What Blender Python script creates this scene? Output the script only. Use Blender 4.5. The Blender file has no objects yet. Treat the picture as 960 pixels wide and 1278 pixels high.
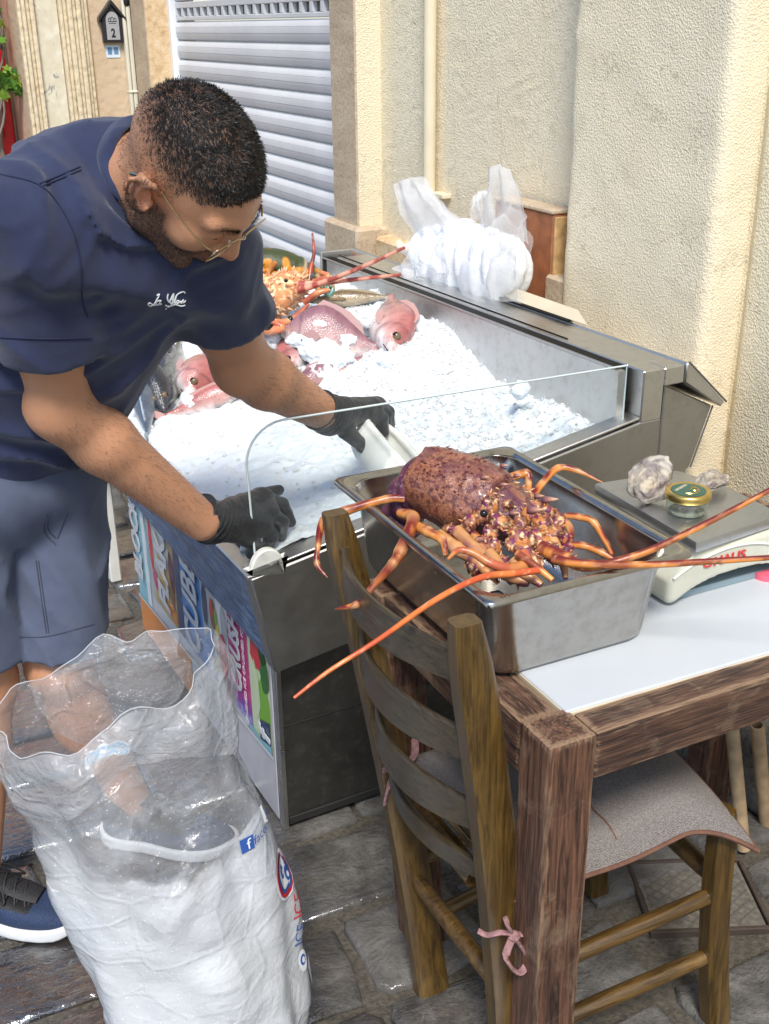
import bpy, bmesh, math, random
import numpy as np
from mathutils import Vector, Matrix, Euler
random.seed(7)
RNG = np.random.default_rng(11)
SC = bpy.context.scene
COL = SC.collection
rad = math.radians

# ------------------------------------------------------------------ camera, world, sun
cam_d = bpy.data.cameras.new('camera')
cam = bpy.data.objects.new('camera', cam_d); COL.objects.link(cam)
PITCH, ROLL, YAW = rad(23.5), rad(0.62), rad(26.1)
fw = Vector((math.sin(YAW)*math.cos(PITCH), math.cos(YAW)*math.cos(PITCH), -math.sin(PITCH)))
rt = Vector((math.cos(YAW), -math.sin(YAW), 0)); upv = rt.cross(fw)
r2 = rt*math.cos(ROLL) - upv*math.sin(ROLL); u2 = upv*math.cos(ROLL) + rt*math.sin(ROLL)
cam.matrix_world = Matrix(((r2.x, u2.x, -fw.x, 0), (r2.y, u2.y, -fw.y, 0), (r2.z, u2.z, -fw.z, 1.6), (0, 0, 0, 1)))
cam_d.sensor_fit = 'VERTICAL'; cam_d.sensor_height = 36; cam_d.lens = 36*1400/1278
cam_d.clip_start = .05; cam_d.clip_end = 900
SC.camera = cam
SUN = Vector((-.32, -.66, .98)).normalized()          # towards the sun
elev = math.asin(SUN.z); azim = math.atan2(SUN.x, SUN.y)
w = bpy.data.worlds.new('World'); SC.world = w; w.use_nodes = True
sky = w.node_tree.nodes.new('ShaderNodeTexSky'); sky.sky_type = 'NISHITA'; sky.sun_disc = False
sky.sun_elevation = elev; sky.sun_rotation = azim
w.node_tree.links.new(sky.outputs[0], w.node_tree.nodes['Background'].inputs[0])
w.node_tree.nodes['Background'].inputs[1].default_value = .15
sl = bpy.data.lights.new('sun', 'SUN'); sl.energy = 3.0; sl.angle = rad(14); sl.color = (1, .95, .87)
so = bpy.data.objects.new('sun', sl); COL.objects.link(so)
so.rotation_euler = SUN.to_track_quat('Z', 'Y').to_euler()
SC.view_settings.view_transform = 'Standard'; SC.view_settings.look = 'None'
SC.view_settings.exposure = .5; SC.view_settings.gamma = 1
SC.cycles.max_bounces = 10; SC.cycles.transparent_max_bounces = 24; SC.cycles.transmission_bounces = 10

# ------------------------------------------------------------------ objects
def thing(name, label, cat, loc=(0, 0, 0), rz=0, group=None):
    o = bpy.data.objects.new(name, None); COL.objects.link(o); o.empty_display_size = .05
    o.location = loc; o.rotation_euler = (0, 0, rz)
    o['label'] = label; o['category'] = cat
    if group: o['group'] = group
    return o
def tag(o, label=None, cat=None, group=None, kind=None):
    for k, v in (('label', label), ('category', cat), ('group', group), ('kind', kind)):
        if v: o[k] = v
    return o
def link(name, me, parent=None, loc=None):
    o = bpy.data.objects.new(name, me); COL.objects.link(o)
    if parent: o.parent = parent
    if loc is not None: o.location = loc
    return o
def copy_thing(o, parent=None):
    c = o.copy(); COL.objects.link(c)
    if parent: c.parent = parent
    for ch in list(o.children): copy_thing(ch, c)
    return c

def np_mesh(name, V, Fq, mats=(), smooth=True, angle=None, col=None, midx=None):
    """V (n,3); Fq: (m,4) or (m,3) array, or a list of tuples"""
    me = bpy.data.meshes.new(name)
    V = np.asarray(V, np.float32)
    if isinstance(Fq, np.ndarray):
        k = Fq.shape[1]; m = len(Fq)
        me.vertices.add(len(V)); me.vertices.foreach_set('co', V.ravel())
        me.loops.add(m*k); me.loops.foreach_set('vertex_index', Fq.astype(np.int32).ravel())
        me.polygons.add(m); me.polygons.foreach_set('loop_start', np.arange(0, m*k, k, dtype=np.int32))
        me.polygons.foreach_set('loop_total', np.full(m, k, np.int32))
        me.update(calc_edges=True); me.validate()
    else:
        me.from_pydata(V.tolist(), [], [tuple(int(i) for i in f) for f in Fq]); me.update()
    for mt in mats: me.materials.append(mt)
    n = len(me.polygons)
    if midx is not None and len(midx) == n: me.polygons.foreach_set('material_index', np.asarray(midx, np.int32))
    me.polygons.foreach_set('use_smooth', np.full(n, smooth, bool))
    if smooth and angle: me.set_sharp_from_angle(angle=rad(angle))
    if col is not None:
        a = me.color_attributes.new('tint', 'FLOAT_COLOR', 'POINT')
        c = np.ones((len(V), 4), np.float32); c[:, :3] = col
        a.data.foreach_set('color', c.ravel())
    return me

class MB:
    """collects shapes into one mesh"""
    def __init__(s): s.v = []; s.f = []; s.m = []; s.mi = 0
    def add(s, V, Fs, M=None):
        b = len(s.v)
        for p in V:
            p = Vector(p)
            s.v.append(tuple(M @ p) if M is not None else tuple(p))
        for f in Fs: s.f.append(tuple(i+b for i in f)); s.m.append(s.mi)
        return s
    def box(s, lo, hi, bev=0., M=None, seg=1):
        bm = bmesh.new()
        lo, hi = Vector(lo), Vector(hi)
        bmesh.ops.create_cube(bm, size=1)
        for v in bm.verts: v.co = Vector([lo[i]+(v.co[i]+.5)*(hi[i]-lo[i]) for i in range(3)])
        if bev: bmesh.ops.bevel(bm, geom=bm.edges[:], offset=bev, segments=seg, affect='EDGES', profile=.6)
        bm.verts.index_update()
        s.add([v.co for v in bm.verts], [[v.index for v in f.verts] for f in bm.faces], M); bm.free(); return s
    def prism(s, poly, a, b, axis='y', bev=0, M=None, seg=1):
        """poly in the two other axes (in xyz order), extruded from a to b"""
        ax = 'xyz'.index(axis); oth = [i for i in range(3) if i != ax]
        bm = bmesh.new(); rings = []
        for t in (a, b):
            r = []
            for p in poly:
                c = [0, 0, 0]; c[oth[0]], c[oth[1]] = p; c[ax] = t
                r.append(bm.verts.new(c))
            rings.append(r)
        n = len(poly)
        bm.faces.new(rings[0]); bm.faces.new(rings[1][::-1])
        for i in range(n): bm.faces.new((rings[0][i], rings[1][i], rings[1][(i+1) % n], rings[0][(i+1) % n]))
        bmesh.ops.recalc_face_normals(bm, faces=bm.faces[:])
        if bev: bmesh.ops.bevel(bm, geom=bm.edges[:], offset=bev, segments=seg, affect='EDGES', profile=.6)
        bm.verts.index_update()
        s.add([v.co for v in bm.verts], [[v.index for v in f.verts] for f in bm.faces], M); bm.free(); return s
    def tube(s, pts, rr, n=10, cap=True, M=None, flat=1., updir=None):
        V, Fs = tube_vf(pts, rr, n, cap, flat, updir); return s.add(V, Fs, M)
    def lathe(s, prof, n=24, M=None):
        V = []; Fs = []
        for (r, z) in prof:
            for k in range(n):
                a = 2*math.pi*k/n; V.append((r*math.cos(a), r*math.sin(a), z))
        for i in range(len(prof)-1):
            for k in range(n):
                k2 = (k+1) % n; Fs.append((i*n+k, i*n+k2, (i+1)*n+k2, (i+1)*n+k))
        return s.add(V, Fs, M)
    def grid(s, fn, nu, nv, M=None, close_u=False):
        V = [fn(i/nu, j/nv) for j in range(nv+1) for i in range(nu+1)]
        Fs = [(j*(nu+1)+i, j*(nu+1)+i+1, (j+1)*(nu+1)+i+1, (j+1)*(nu+1)+i) for j in range(nv) for i in range(nu)]
        return s.add(V, Fs, M)
    def quad(s, a, b, c, d): return s.add([a, b, c, d], [(0, 1, 2, 3)])
    def ball(s, c, r, n=8, M=None, sc=(1, 1, 1)):
        V = []; Fs = []; h = max(4, n//2)
        for j in range(h+1):
            t = math.pi*j/h
            for k in range(n):
                a = 2*math.pi*k/n
                V.append((c[0]+sc[0]*r*math.sin(t)*math.cos(a), c[1]+sc[1]*r*math.sin(t)*math.sin(a), c[2]+sc[2]*r*math.cos(t)))
        for j in range(h):
            for k in range(n):
                k2 = (k+1) % n; Fs.append((j*n+k, (j+1)*n+k, (j+1)*n+k2, j*n+k2))
        return s.add(V, Fs, M)
    def build(s, name, mats, parent=None, smooth=True, angle=35, loc=None):
        if not isinstance(mats, (list, tuple)): mats = [mats]
        me = np_mesh(name, s.v, s.f, mats, smooth, angle, midx=s.m)
        return link(name, me, parent, loc)

def tube_vf(pts, rr, n=10, cap=True, flat=1., updir=None):
    P = [Vector(p) for p in pts]
    if not hasattr(rr, '__len__'): rr = [rr]*len(P)
    V = []; Fs = []; up = Vector(updir) if updir else None
    for i, p in enumerate(P):
        t = (P[min(i+1, len(P)-1)]-P[max(i-1, 0)])
        t = t.normalized() if t.length > 1e-9 else Vector((0, 0, 1))
        if up is None:
            up = Vector((0, 0, 1)) if abs(t.z) < .9 else Vector((1, 0, 0))
        b = t.cross(up)
        if b.length < 1e-4: b = t.orthogonal()
        b.normalize(); u = b.cross(t).normalized()
        if not updir: up = u
        for k in range(n):
            a = 2*math.pi*k/n
            V.append(p + b*(rr[i]*math.cos(a)) + u*(rr[i]*flat*math.sin(a)))
    for i in range(len(P)-1):
        for k in range(n):
            k2 = (k+1) % n; Fs.append((i*n+k, i*n+k2, (i+1)*n+k2, (i+1)*n+k))
    if cap:
        Fs.append(tuple(range(n))[::-1]); Fs.append(tuple((len(P)-1)*n+k for k in range(n)))
    return V, Fs
def spline(pts, n=8):
    """Catmull-Rom through the points (any dimension)"""
    P = [np.array(p, float) for p in pts]; P = [2*P[0]-P[1]] + P + [2*P[-1]-P[-2]]
    out = []
    for i in range(1, len(P)-2):
        for k in range(n):
            t = k/n; a, b, c, d = P[i-1], P[i], P[i+1], P[i+2]
            out.append(.5*((2*b)+(c-a)*t+(2*a-5*b+4*c-d)*t*t+(3*b-a-3*c+d)*t**3))
    out.append(P[-2]); return out

# ------------------------------------------------------------------ noise and signed distance shapes
_T = RNG.random((64, 64, 64)).astype(np.float32)
def vn(P, f=1., seed=0):
    """value noise 0..1 at points (n,3)"""
    Q = np.asarray(P)*f + seed*7.31; I = np.floor(Q).astype(int); t = Q-I; t = t*t*(3-2*t); I &= 63; J = (I+1) & 63
    def g(x, y, z): return _T[x, y, z]
    x0, y0, z0 = I.T; x1, y1, z1 = J.T; tx, ty, tz = t.T
    a = g(x0, y0, z0)*(1-tx)+g(x1, y0, z0)*tx; b = g(x0, y1, z0)*(1-tx)+g(x1, y1, z0)*tx
    c = g(x0, y0, z1)*(1-tx)+g(x1, y0, z1)*tx; d = g(x0, y1, z1)*(1-tx)+g(x1, y1, z1)*tx
    return (a*(1-ty)+b*ty)*(1-tz)+(c*(1-ty)+d*ty)*tz
def fbm(P, f=1., o=4, seed=0):
    s = 0; a = .5
    for i in range(o): s = s + a*(vn(P, f, seed+i)-.5); a *= .5; f = f*2.03
    return s
def A3(p): return np.array(p, float)
def s_sph(P, c, r): return np.linalg.norm(P-A3(c), axis=1)-r
def s_ell(P, c, r, R=None):
    q = P-A3(c)
    if R is not None: q = q @ R
    r = A3(r); k0 = np.linalg.norm(q/r, axis=1); k1 = np.linalg.norm(q/(r*r), axis=1)+1e-9
    return k0*(k0-1)/k1
def s_cap(P, a, b, ra, rb=None):
    a, b = A3(a), A3(b); rb = ra if rb is None else rb
    d = b-a; h = np.clip(((P-a) @ d)/(d @ d+1e-12), 0, 1)
    return np.linalg.norm(P-a-h[:, None]*d, axis=1)-(ra+(rb-ra)*h)
def s_box(P, c, hs, R=None, r=0.):
    q = P-A3(c)
    if R is not None: q = q @ R
    q = np.abs(q)-(A3(hs)-r)
    return np.linalg.norm(np.maximum(q, 0), axis=1)+np.minimum(q.max(1), 0)-r
def smin(a, b, k):
    h = np.clip(.5+.5*(b-a)/k, 0, 1); return b*(1-h)+a*h-k*h*(1-h)
def smax(a, b, k): return -smin(-a, -b, k)
def frame(x, z=(0, 0, 1)):
    """3x3 with columns x,y,z: x along the given direction"""
    x = A3(x); x = x/np.linalg.norm(x); z = A3(z); z = z-x*(x @ z); z /= np.linalg.norm(z)
    return np.stack([x, np.cross(z, x), z], 1)
def sdf_mesh(f, lo, hi, h, B=12):
    lo = A3(lo); hi = A3(hi); nb = np.maximum(np.ceil((hi-lo)/(h*B)).astype(int), 1); n = nb*B
    ctr = np.stack(np.meshgrid(*[lo[i]+h*(B*(np.arange(nb[i])+.5)-.5) for i in range(3)], indexing='ij'), -1).reshape(-1, 3)
    dc = f(ctr); D = np.repeat(np.repeat(np.repeat(dc.reshape(nb), B, 0), B, 1), B, 2).astype(np.float32)
    act = np.where(np.abs(dc) < h*B*1.25)[0]; ii = np.stack(np.unravel_index(act, nb), 1)*B
    off = np.stack(np.meshgrid(*[np.arange(B)]*3, indexing='ij'), -1).reshape(-1, 3)
    for k in range(0, len(ii), 600):
        idx = (ii[k:k+600, None, :]+off[None]).reshape(-1, 3)
        D[idx[:, 0], idx[:, 1], idx[:, 2]] = f(lo+idx*h)
    S = D < 0
    c = [(0, 0, 0), (1, 0, 0), (0, 1, 0), (1, 1, 0), (0, 0, 1), (1, 0, 1), (0, 1, 1), (1, 1, 1)]
    def sh(A, o): return A[o[0]:n[0]-1+o[0], o[1]:n[1]-1+o[1], o[2]:n[2]-1+o[2]]
    cnt = sum(sh(S, o).astype(np.int8) for o in c)
    cell = np.argwhere((cnt > 0) & (cnt < 8)); ids = -np.ones(n-1, np.int64); ids[tuple(cell.T)] = np.arange(len(cell))
    val = np.stack([D[tuple((cell+np.array(o)).T)] for o in c], 1)
    acc = np.zeros((len(cell), 3)); num = np.zeros(len(cell)); cc = np.array(c, float)
    for i in range(8):
        for j in range(i+1, 8):
            if sum(abs(a-b) for a, b in zip(c[i], c[j])) != 1: continue
            a, b = val[:, i], val[:, j]; m = (a < 0) != (b < 0)
            t = np.where(m, a/(a-b+1e-20), 0)[:, None]
            acc += np.where(m[:, None], cc[i]+(cc[j]-cc[i])*t, 0); num += m
    V = lo+h*(cell+acc/num[:, None]); Fq = []
    for ax in range(3):
        o1, o2 = [(1, 2), (2, 0), (0, 1)][ax]
        sl0 = [slice(1, n[i]-1) for i in range(3)]; sl1 = list(sl0); sl0[ax] = slice(0, n[ax]-1); sl1[ax] = slice(1, n[ax])
        a, b = S[tuple(sl0)], S[tuple(sl1)]
        base = np.array([1, 1, 1]); base[ax] = 0
        for flip, msk in ((0, a & ~b), (1, ~a & b)):
            e = np.argwhere(msk)+base
            if not len(e): continue
            q = []
            for d1, d2 in ((1, 1), (0, 1), (0, 0), (1, 0)):
                g = e.copy(); g[:, o1] -= d1; g[:, o2] -= d2; q.append(ids[tuple(g.T)])
            q = np.stack(q, 1); Fq.append(q[:, ::-1] if flip else q)
    return V, np.concatenate(Fq)
def vnormals(V, Fq):
    nn = np.cross(V[Fq[:, 2]]-V[Fq[:, 0]], V[Fq[:, 3]]-V[Fq[:, 1]]); N = np.zeros_like(V)
    for k in range(4): np.add.at(N, Fq[:, k], nn)
    return N/(np.linalg.norm(N, axis=1)[:, None]+1e-12)
def relax(V, Fq, it=2, w=.5):
    V = V.copy()
    for _ in range(it):
        s = np.zeros_like(V); c = np.zeros(len(V))
        for a, b in ((0, 1), (1, 2), (2, 3), (3, 0)):
            np.add.at(s, Fq[:, a], V[Fq[:, b]]); np.add.at(s, Fq[:, b], V[Fq[:, a]])
            np.add.at(c, Fq[:, a], 1); np.add.at(c, Fq[:, b], 1)
        V += w*(s/c[:, None]-V)
    return V

# ------------------------------------------------------------------ materials
class NT:
    def __init__(s, name):
        s.m = bpy.data.materials.new(name); s.m.use_nodes = True; s.t = s.m.node_tree
        s.b = s.t.nodes['Principled BSDF']; s.tc = s.t.nodes.new('ShaderNodeTexCoord'); s.vec = s.tc.outputs['Object']
    def n(s, typ, ins=(), **kw):
        nd = s.t.nodes.new(typ)
        for k, v in kw.items(): setattr(nd, k, v)
        for k, v in (ins.items() if isinstance(ins, dict) else enumerate(ins)):
            if v is None: continue
            s.set(nd.inputs[k], v)
        return nd
    def set(s, inp, v):
        if isinstance(v, bpy.types.NodeSocket): s.t.links.new(v, inp)
        else:
            if hasattr(inp.default_value, '__len__') and not hasattr(v, '__len__'): v = [v]*len(inp.default_value)
            if hasattr(inp.default_value, '__len__') and len(inp.default_value) == 4 and len(v) == 3: v = (*v, 1)
            inp.default_value = v
    def P(s, **kw):
        mp = dict(col='Base Color', rough='Roughness', metal='Metallic', spec='Specular IOR Level', ior='IOR', alpha='Alpha', normal='Normal',
                  trans='Transmission Weight', coat='Coat Weight', coatr='Coat Roughness', sss='Subsurface Weight', sheen='Sheen Weight')
        for k, v in kw.items(): s.set(s.b.inputs[mp[k]], v)
        return s
    def map(s, scale=(1, 1, 1), rot=(0, 0, 0), loc=(0, 0, 0), vec=None):
        return s.n('ShaderNodeMapping', {'Vector': vec or s.vec, 'Scale': scale, 'Rotation': rot, 'Location': loc}).outputs[0]
    def noise(s, scale, det=4, rough=.55, vec=None, dist=0., col=False):
        nd = s.n('ShaderNodeTexNoise', {'Vector': vec or s.vec, 'Scale': scale, 'Detail': det, 'Roughness': rough, 'Distortion': dist})
        return nd.outputs[1 if col else 0]
    def voro(s, scale, vec=None, feature='F1', out=0, rnd=1.):
        return s.n('ShaderNodeTexVoronoi', {'Vector': vec or s.vec, 'Scale': scale, 'Randomness': rnd}, feature=feature).outputs[out]
    def wave(s, scale, dist=2., det=3, vec=None, dir='X', prof='SIN', dscale=1.):
        return s.n('ShaderNodeTexWave', {'Vector': vec or s.vec, 'Scale': scale, 'Distortion': dist, 'Detail': det, 'Detail Scale': dscale}, bands_direction=dir, wave_profile=prof).outputs[1]
    def ramp(s, x, stops, interp='LINEAR'):
        nd = s.n('ShaderNodeValToRGB', [x]); nd.color_ramp.interpolation = interp; el = nd.color_ramp.elements
        while len(el) > 1: el.remove(el[-1])
        for i, (p, c) in enumerate(stops):
            e = el[0] if i == 0 else el.new(p)
            e.position = p
            if not hasattr(c, '__len__'): c = (c, c, c)
            e.color = (*c, 1)
        return nd.outputs[0]
    def mix(s, f, a, b, mode='MIX'):
        nd = s.t.nodes.new('ShaderNodeMix'); nd.data_type = 'RGBA'; nd.blend_type = mode
        for k, v in ((0, f), (6, a), (7, b)): s.set(nd.inputs[k], v)
        return nd.outputs[2]
    def math(s, op, a, b=0., c=None):
        return s.n('ShaderNodeMath', [a, b, c], operation=op).outputs[0]
    def bump(s, h, st=.5, d=.01, nrm=None):
        return s.n('ShaderNodeBump', {'Height': h, 'Strength': st, 'Distance': d, 'Normal': nrm}).outputs[0]
    def sep(s, vec=None): return s.n('ShaderNodeSeparateXYZ', [vec or s.vec]).outputs
    def attr(s, name='tint'): return s.n('ShaderNodeAttribute', attribute_name=name).outputs[0]
    def world(s): return s.n('ShaderNodeNewGeometry').outputs['Position']

def simple(name, col, rough=.5, metal=0., bs=0., bscale=60., var=.0, vscale=8., **kw):
    t = NT(name); c = col
    if var:
        n = t.noise(vscale, 5); c = t.mix(t.ramp(n, [(.3, 0.), (.7, 1.)]), tuple(x*(1-var) for x in col), tuple(min(1, x*(1+var)) for x in col))
    t.P(col=c, rough=rough, metal=metal, **kw)
    if bs: t.P(normal=t.bump(t.noise(bscale, 5), bs, .004))
    return t.m
# ------------------------------------------------------------------ the setting: street and paving
t = NT('mortar'); wp = t.world()
n = t.noise(90, 6, .7, wp); t.P(col=t.ramp(n, [(.25, (.035, .03, .025)), (.6, (.13, .115, .09)), (.85, (.22, .2, .16))]), normal=t.bump(n, .9, .012))
wet = t.ramp(t.math('ADD', t.math('MULTIPLY', t.sep(wp)[0], .6), t.math('MULTIPLY', t.noise(2.2, 3, .5, wp), .55)), [(.58, 1.), (.78, 0.)])
t.P(rough=t.mix(wet, .85, .12)); M_MORT = t.m
t = NT('street_stone'); wp = t.world()
oi = t.n('ShaderNodeObjectInfo').outputs['Random']
wet = t.ramp(t.math('ADD', t.math('MULTIPLY', t.sep(wp)[0], .6), t.math('MULTIPLY', t.noise(2.2, 3, .5, wp), .55)), [(.58, 1.), (.78, 0.)])
n1 = t.noise(14, 6, .65, wp); n2 = t.noise(120, 5, .7, wp); n3 = t.noise(5, 4, .6, wp, 1.5)
sed = t.noise(9, 5, .6, t.map((1, 1.8, 1), (0, 0, .4), vec=wp), 1.2)
dry = t.mix(t.ramp(n1, [(.35, 0.), (.65, 1.)]), (.045, .042, .038), (.185, .175, .16))
dry = t.mix(t.ramp(n2, [(.35, .55), (.5, 0.)]), dry, (.035, .033, .032))
dry = t.mix(t.math('MULTIPLY', oi, .55), dry, (.13, .125, .12))
wetc = t.mix(t.ramp(n1, [(.3, 0.), (.7, 1.)]), (.007, .0065, .0065), (.03, .025, .021))
wetc = t.mix(t.ramp(n3, [(.5, 0.), (.62, .8)]), wetc, (.07, .047, .028))
h = t.math('ADD', t.math('MULTIPLY', sed, 1.2), t.math('ADD', n1, t.math('MULTIPLY', n2, .35)))
t.P(col=t.mix(wet, dry, wetc), rough=t.mix(wet, .78, t.ramp(n3, [(.4, .04), (.6, .16)])), normal=t.bump(h, .75, .014), spec=.35, coat=t.math('MULTIPLY', wet, 1.), coatr=.03)
t.b.inputs['Coat IOR'].default_value = 2.7; pud = t.noise(26, 4, .6, t.map((1, 2.2, 1), (0, 0, .5), vec=wp), .8); t.set(t.b.inputs['Coat Normal'], t.bump(pud, .42, .012))
M_STONE = t.m
st = MB(); st.quad((-400, -400, -.014), (400, -400, -.014), (400, 400, -.014), (-400, 400, -.014))
street = st.build('street_ground', M_MORT); tag(street, kind='structure')

def slab_mesh(w, d, h=.03, seed=0):
    r = random.Random(seed); bm = bmesh.new(); pts = []
    cx, cy = w/2, d/2; c = .18*min(w, d)
    base = [(-cx+c*.4, -cy), (0, -cy), (cx-c*.4, -cy), (cx, -cy+c*.4), (cx, 0), (cx, cy-c*.4), (cx-c*.4, cy), (0, cy), (-cx+c*.4, cy), (-cx, cy-c*.4), (-cx, 0), (-cx, -cy+c*.4)]
    base = [(x+r.uniform(-.012, .012), y+r.uniform(-.012, .012)) for x, y in base]
    rings = []
    for k, (s, z) in enumerate(((0, -h), (0, -.008), (.006, -.002), (.018, 0))):
        ring = []
        for x, y in base:
            L = math.hypot(x, y); f = (L-s)/L; ring.append((x*f, y*f, z))
        rings.append(ring)
    V = [p for rg in rings for p in rg]; n = len(base); Fs = []
    for i in range(3):
        for k in range(n): Fs.append((i*n+k, i*n+(k+1) % n, (i+1)*n+(k+1) % n, (i+1)*n+k))
    V.append((r.uniform(-.02, .02), r.uniform(-.02, .02), r.uniform(-.002, .005))); c_ = len(V)-1
    for k in range(n): Fs.append((3*n+k, 3*n+(k+1) % n, c_))
    return np_mesh('paving_stone', V, Fs, [M_STONE], True, 60)
rs = random.Random(3); y = .72; k = 0
while y < 5.2:
    d = rs.uniform(.17, .27); x = -1.15+rs.uniform(0, .25)
    while x < 1.86:
        wd = rs.uniform(.2, .42)
        if x+wd > 1.9: wd = 1.9-x
        if wd < .08: break
        cxx, cyy = x+wd/2, y+d/2
        if not (1.2 < cxx < 1.46 and 1.17 < cyy < 1.42):
            o = link('paving_stone', slab_mesh(wd-.026, d-.026, seed=k), street, (cxx, cyy, rs.uniform(-.004, .003)))
            o.rotation_euler = (rs.uniform(-.012, .012), rs.uniform(-.012, .012), rs.uniform(-.03, .03))
        k += 1; x += wd
    y += d

# drain cover under the table
t = NT('drain_iron'); n = t.noise(60, 5, .6); t.P(col=t.ramp(n, [(.3, (.1, .09, .075)), (.7, (.22, .2, .17))]), rough=.7, metal=.3, normal=t.bump(n, .4, .003)); M_DRAIN = t.m
M_RUST = simple('rust_edge', (.05, .035, .026), .8, bs=.5, var=.4)
dr = thing('drain_cover', 'worn metal drain cover with diamond lattice set in the paving by the chair leg', 'drain cover', (1.325, 1.30, 0), rad(-24))
b = MB(); b.box((-.14, -.115, -.02), (.14, .115, -.004), .002); b.build('plate', M_DRAIN, dr)
b = MB()
for i in range(-7, 8):
    for sgn in (1, -1):
        pts = []
        for q in np.linspace(-.13, .13, 27):
            yy = sgn*q*.8+i*.032
            if abs(yy) < .1: pts.append((q, yy, -.003))
        if len(pts) > 2: b.tube(pts, .0022, 5)
b.build('lattice', simple('lattice_iron', (.13, .12, .105), .6, .3, bs=.3), dr)
b = MB()
for lo, hi in (((-.155, -.13, -.02), (.155, -.118, .002)), ((-.155, .118, -.02), (.155, .13, .002)), ((-.155, -.117, -.02), (-.143, .117, .002)), ((.143, -.117, -.02), (.155, .117, .002))): b.box(lo, hi, .002)
b.build('frame', M_RUST, dr)

dr.scale = (.78, .78, 1)
# ------------------------------------------------------------------ the house front
XP, XR, XS = 1.78, 1.88, 1.95
def stucco(name, c1, c2, scale=55, st=.9, stain=(.42, .33, .2), stain_amt=.35, swirl=False):
    t = NT(name); v = t.voro(scale, feature='SMOOTH_F1'); n = t.noise(scale*.9, 4, .6); nn = t.noise(3.2, 5, .6); n3 = t.noise(9, 6, .7, dist=.6)
    c = t.mix(t.ramp(nn, [(.3, 0.), (.7, 1.)]), c1, c2)
    c = t.mix(t.ramp(n3, [(.58, 0.), (.75, stain_amt)]), c, stain)
    wp = t.world(); lowz = t.n('ShaderNodeMapRange', [t.math('ADD', t.sep(wp)[2], t.math('MULTIPLY', n3, .9)), 1.65, .85, 0., .30]).outputs[0]; c = t.mix(lowz, c, (.50, .36, .2)); ck = t.voro(2.3, t.map((1, 1.4, 1), vec=t.n('ShaderNodeVectorMath', [wp, t.n('ShaderNodeVectorMath', [t.noise(5, 5, .6, wp, col=True), (.35, .35, .35)], operation='MULTIPLY').outputs[0]], operation='ADD').outputs[0]), feature='DISTANCE_TO_EDGE'); c = t.mix(t.ramp(ck, [(.0, .45), (.006, 0.)]), c, (.3, .24, .16))
    h = t.math('ADD', v, n)
    if swirl:
        wv = t.wave(7, 14, 3, t.map((1, 1, 1)), 'DIAGONAL', dscale=.8); h = t.math('ADD', t.math('MULTIPLY', h, .6), t.math('MULTIPLY', wv, .35))
    t.P(col=c, rough=.92, spec=.2, normal=t.bump(h, st, .012)); return t.m
M_STU = stucco('stucco_cream', (.77, .67, .48), (.80, .715, .54), 230, .33)
M_STU2 = stucco('stucco_swirled', (.77, .665, .475), (.80, .715, .535), 190, .4, swirl=True)
M_STUY = stucco('stucco_yellow', (.74, .67, .49), (.78, .715, .545), 210, .38)
t = NT('limestone'); n = t.noise(7, 6, .65, t.map((1, 1, 2.5))); n2 = t.noise(70, 4, .7); v = t.voro(28, t.map((1, 1, .4)))
t.P(col=t.mix(t.ramp(n2, [(.38, .5), (.5, 0.)]), t.ramp(n, [(.3, (.42, .32, .22)), (.6, (.55, .44, .31)), (.8, (.6, .5, .37))]), (.3, .21, .13)), rough=.8, normal=t.bump(n2, .5, .006)); M_LIME = t.m
t = NT('limestone_warm'); n = t.noise(22, 6, .7); n2 = t.noise(90, 4, .7)
t.P(col=t.ramp(n, [(.3, (.45, .28, .13)), (.5, (.66, .47, .27)), (.7, (.74, .6, .4))]), rough=.85, normal=t.bump(n2, .7, .006)); M_LIMEW = t.m

house = thing('house_front', 'cream stucco house front with stone door jambs and a rough pilaster behind the fish counter', 'building', (XR, 2.2, 0))
ho = Vector((XR, 2.2, 0))
def hb(name, lo, hi, mat, bev=.004, rough=0., step=.03, parent=house, o=ho):
    """box part of the house; with rough>0 its faces are cut fine and knocked about"""
    if not rough:
        return MB().box(Vector(lo)-o, Vector(hi)-o, bev).build(name, mat, parent)
    lo, hi = A3(lo), A3(hi); h = step
    V, Fq = sdf_mesh(lambda P: s_box(P, (lo+hi)/2, (hi-lo)/2, None, .008)+rough*fbm(P, 9, 4)*1.6+rough*.5*fbm(P, 45, 2, 5), lo-.05, hi+.05, h)
    return link(name, np_mesh(name, V-A3(o), Fq, [mat]), parent)
hb('wall', (XR, -3, 0), (XR+.25, 3.835, 4.2), M_STU2, 0)
hb('pilaster', (XP, 1.95, 0), (XR+.02, 2.526, 2.6), M_STU, rough=.005, step=.016)
hb('pilaster_face_upper', (XP+.004, 1.953, 2.58), (XR+.02, 2.52, 4.2), M_STU)
hb('wall_return', (XR-.006, 1.2, 0), (XR+.02, 1.948, 2.6), M_STUY, rough=.005, step=.02)
hb('jamb_return', (XP+.006, 3.83, .9), (XS+.1, 4.0, 4.2), M_STUY, .003)
hb('stone_jamb', (XP, 3.832, .9), (XS+.1, 4.045, 4.2), M_LIME, .004)
hb('jamb_plinth', (XP-.025, 3.79, 0), (XS+.1, 4.095, .915), M_LIME, .012)
hb('wall_plinth', (XR-.055, 2.53, 0), (XR+.02, 3.785, .885), M_LIMEW, .012)
hb('stone_step', (XP+.01, 2.50, .3), (XR, 2.62, .955), M_LIME, .008)
hb('lintel', (XP, 4.046, 2.3), (XR, 6.5, 4.2), M_STU, .004)
hb('shutter_box', (XR+.001, 4.046, 2.32), (XS+.3, 6.5, 4.2), M_STU, .004)
hb('pier_face', (XP, 6.515, 0), (XR+.1, 6.8, 4.2), M_LIME, .004)
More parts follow.
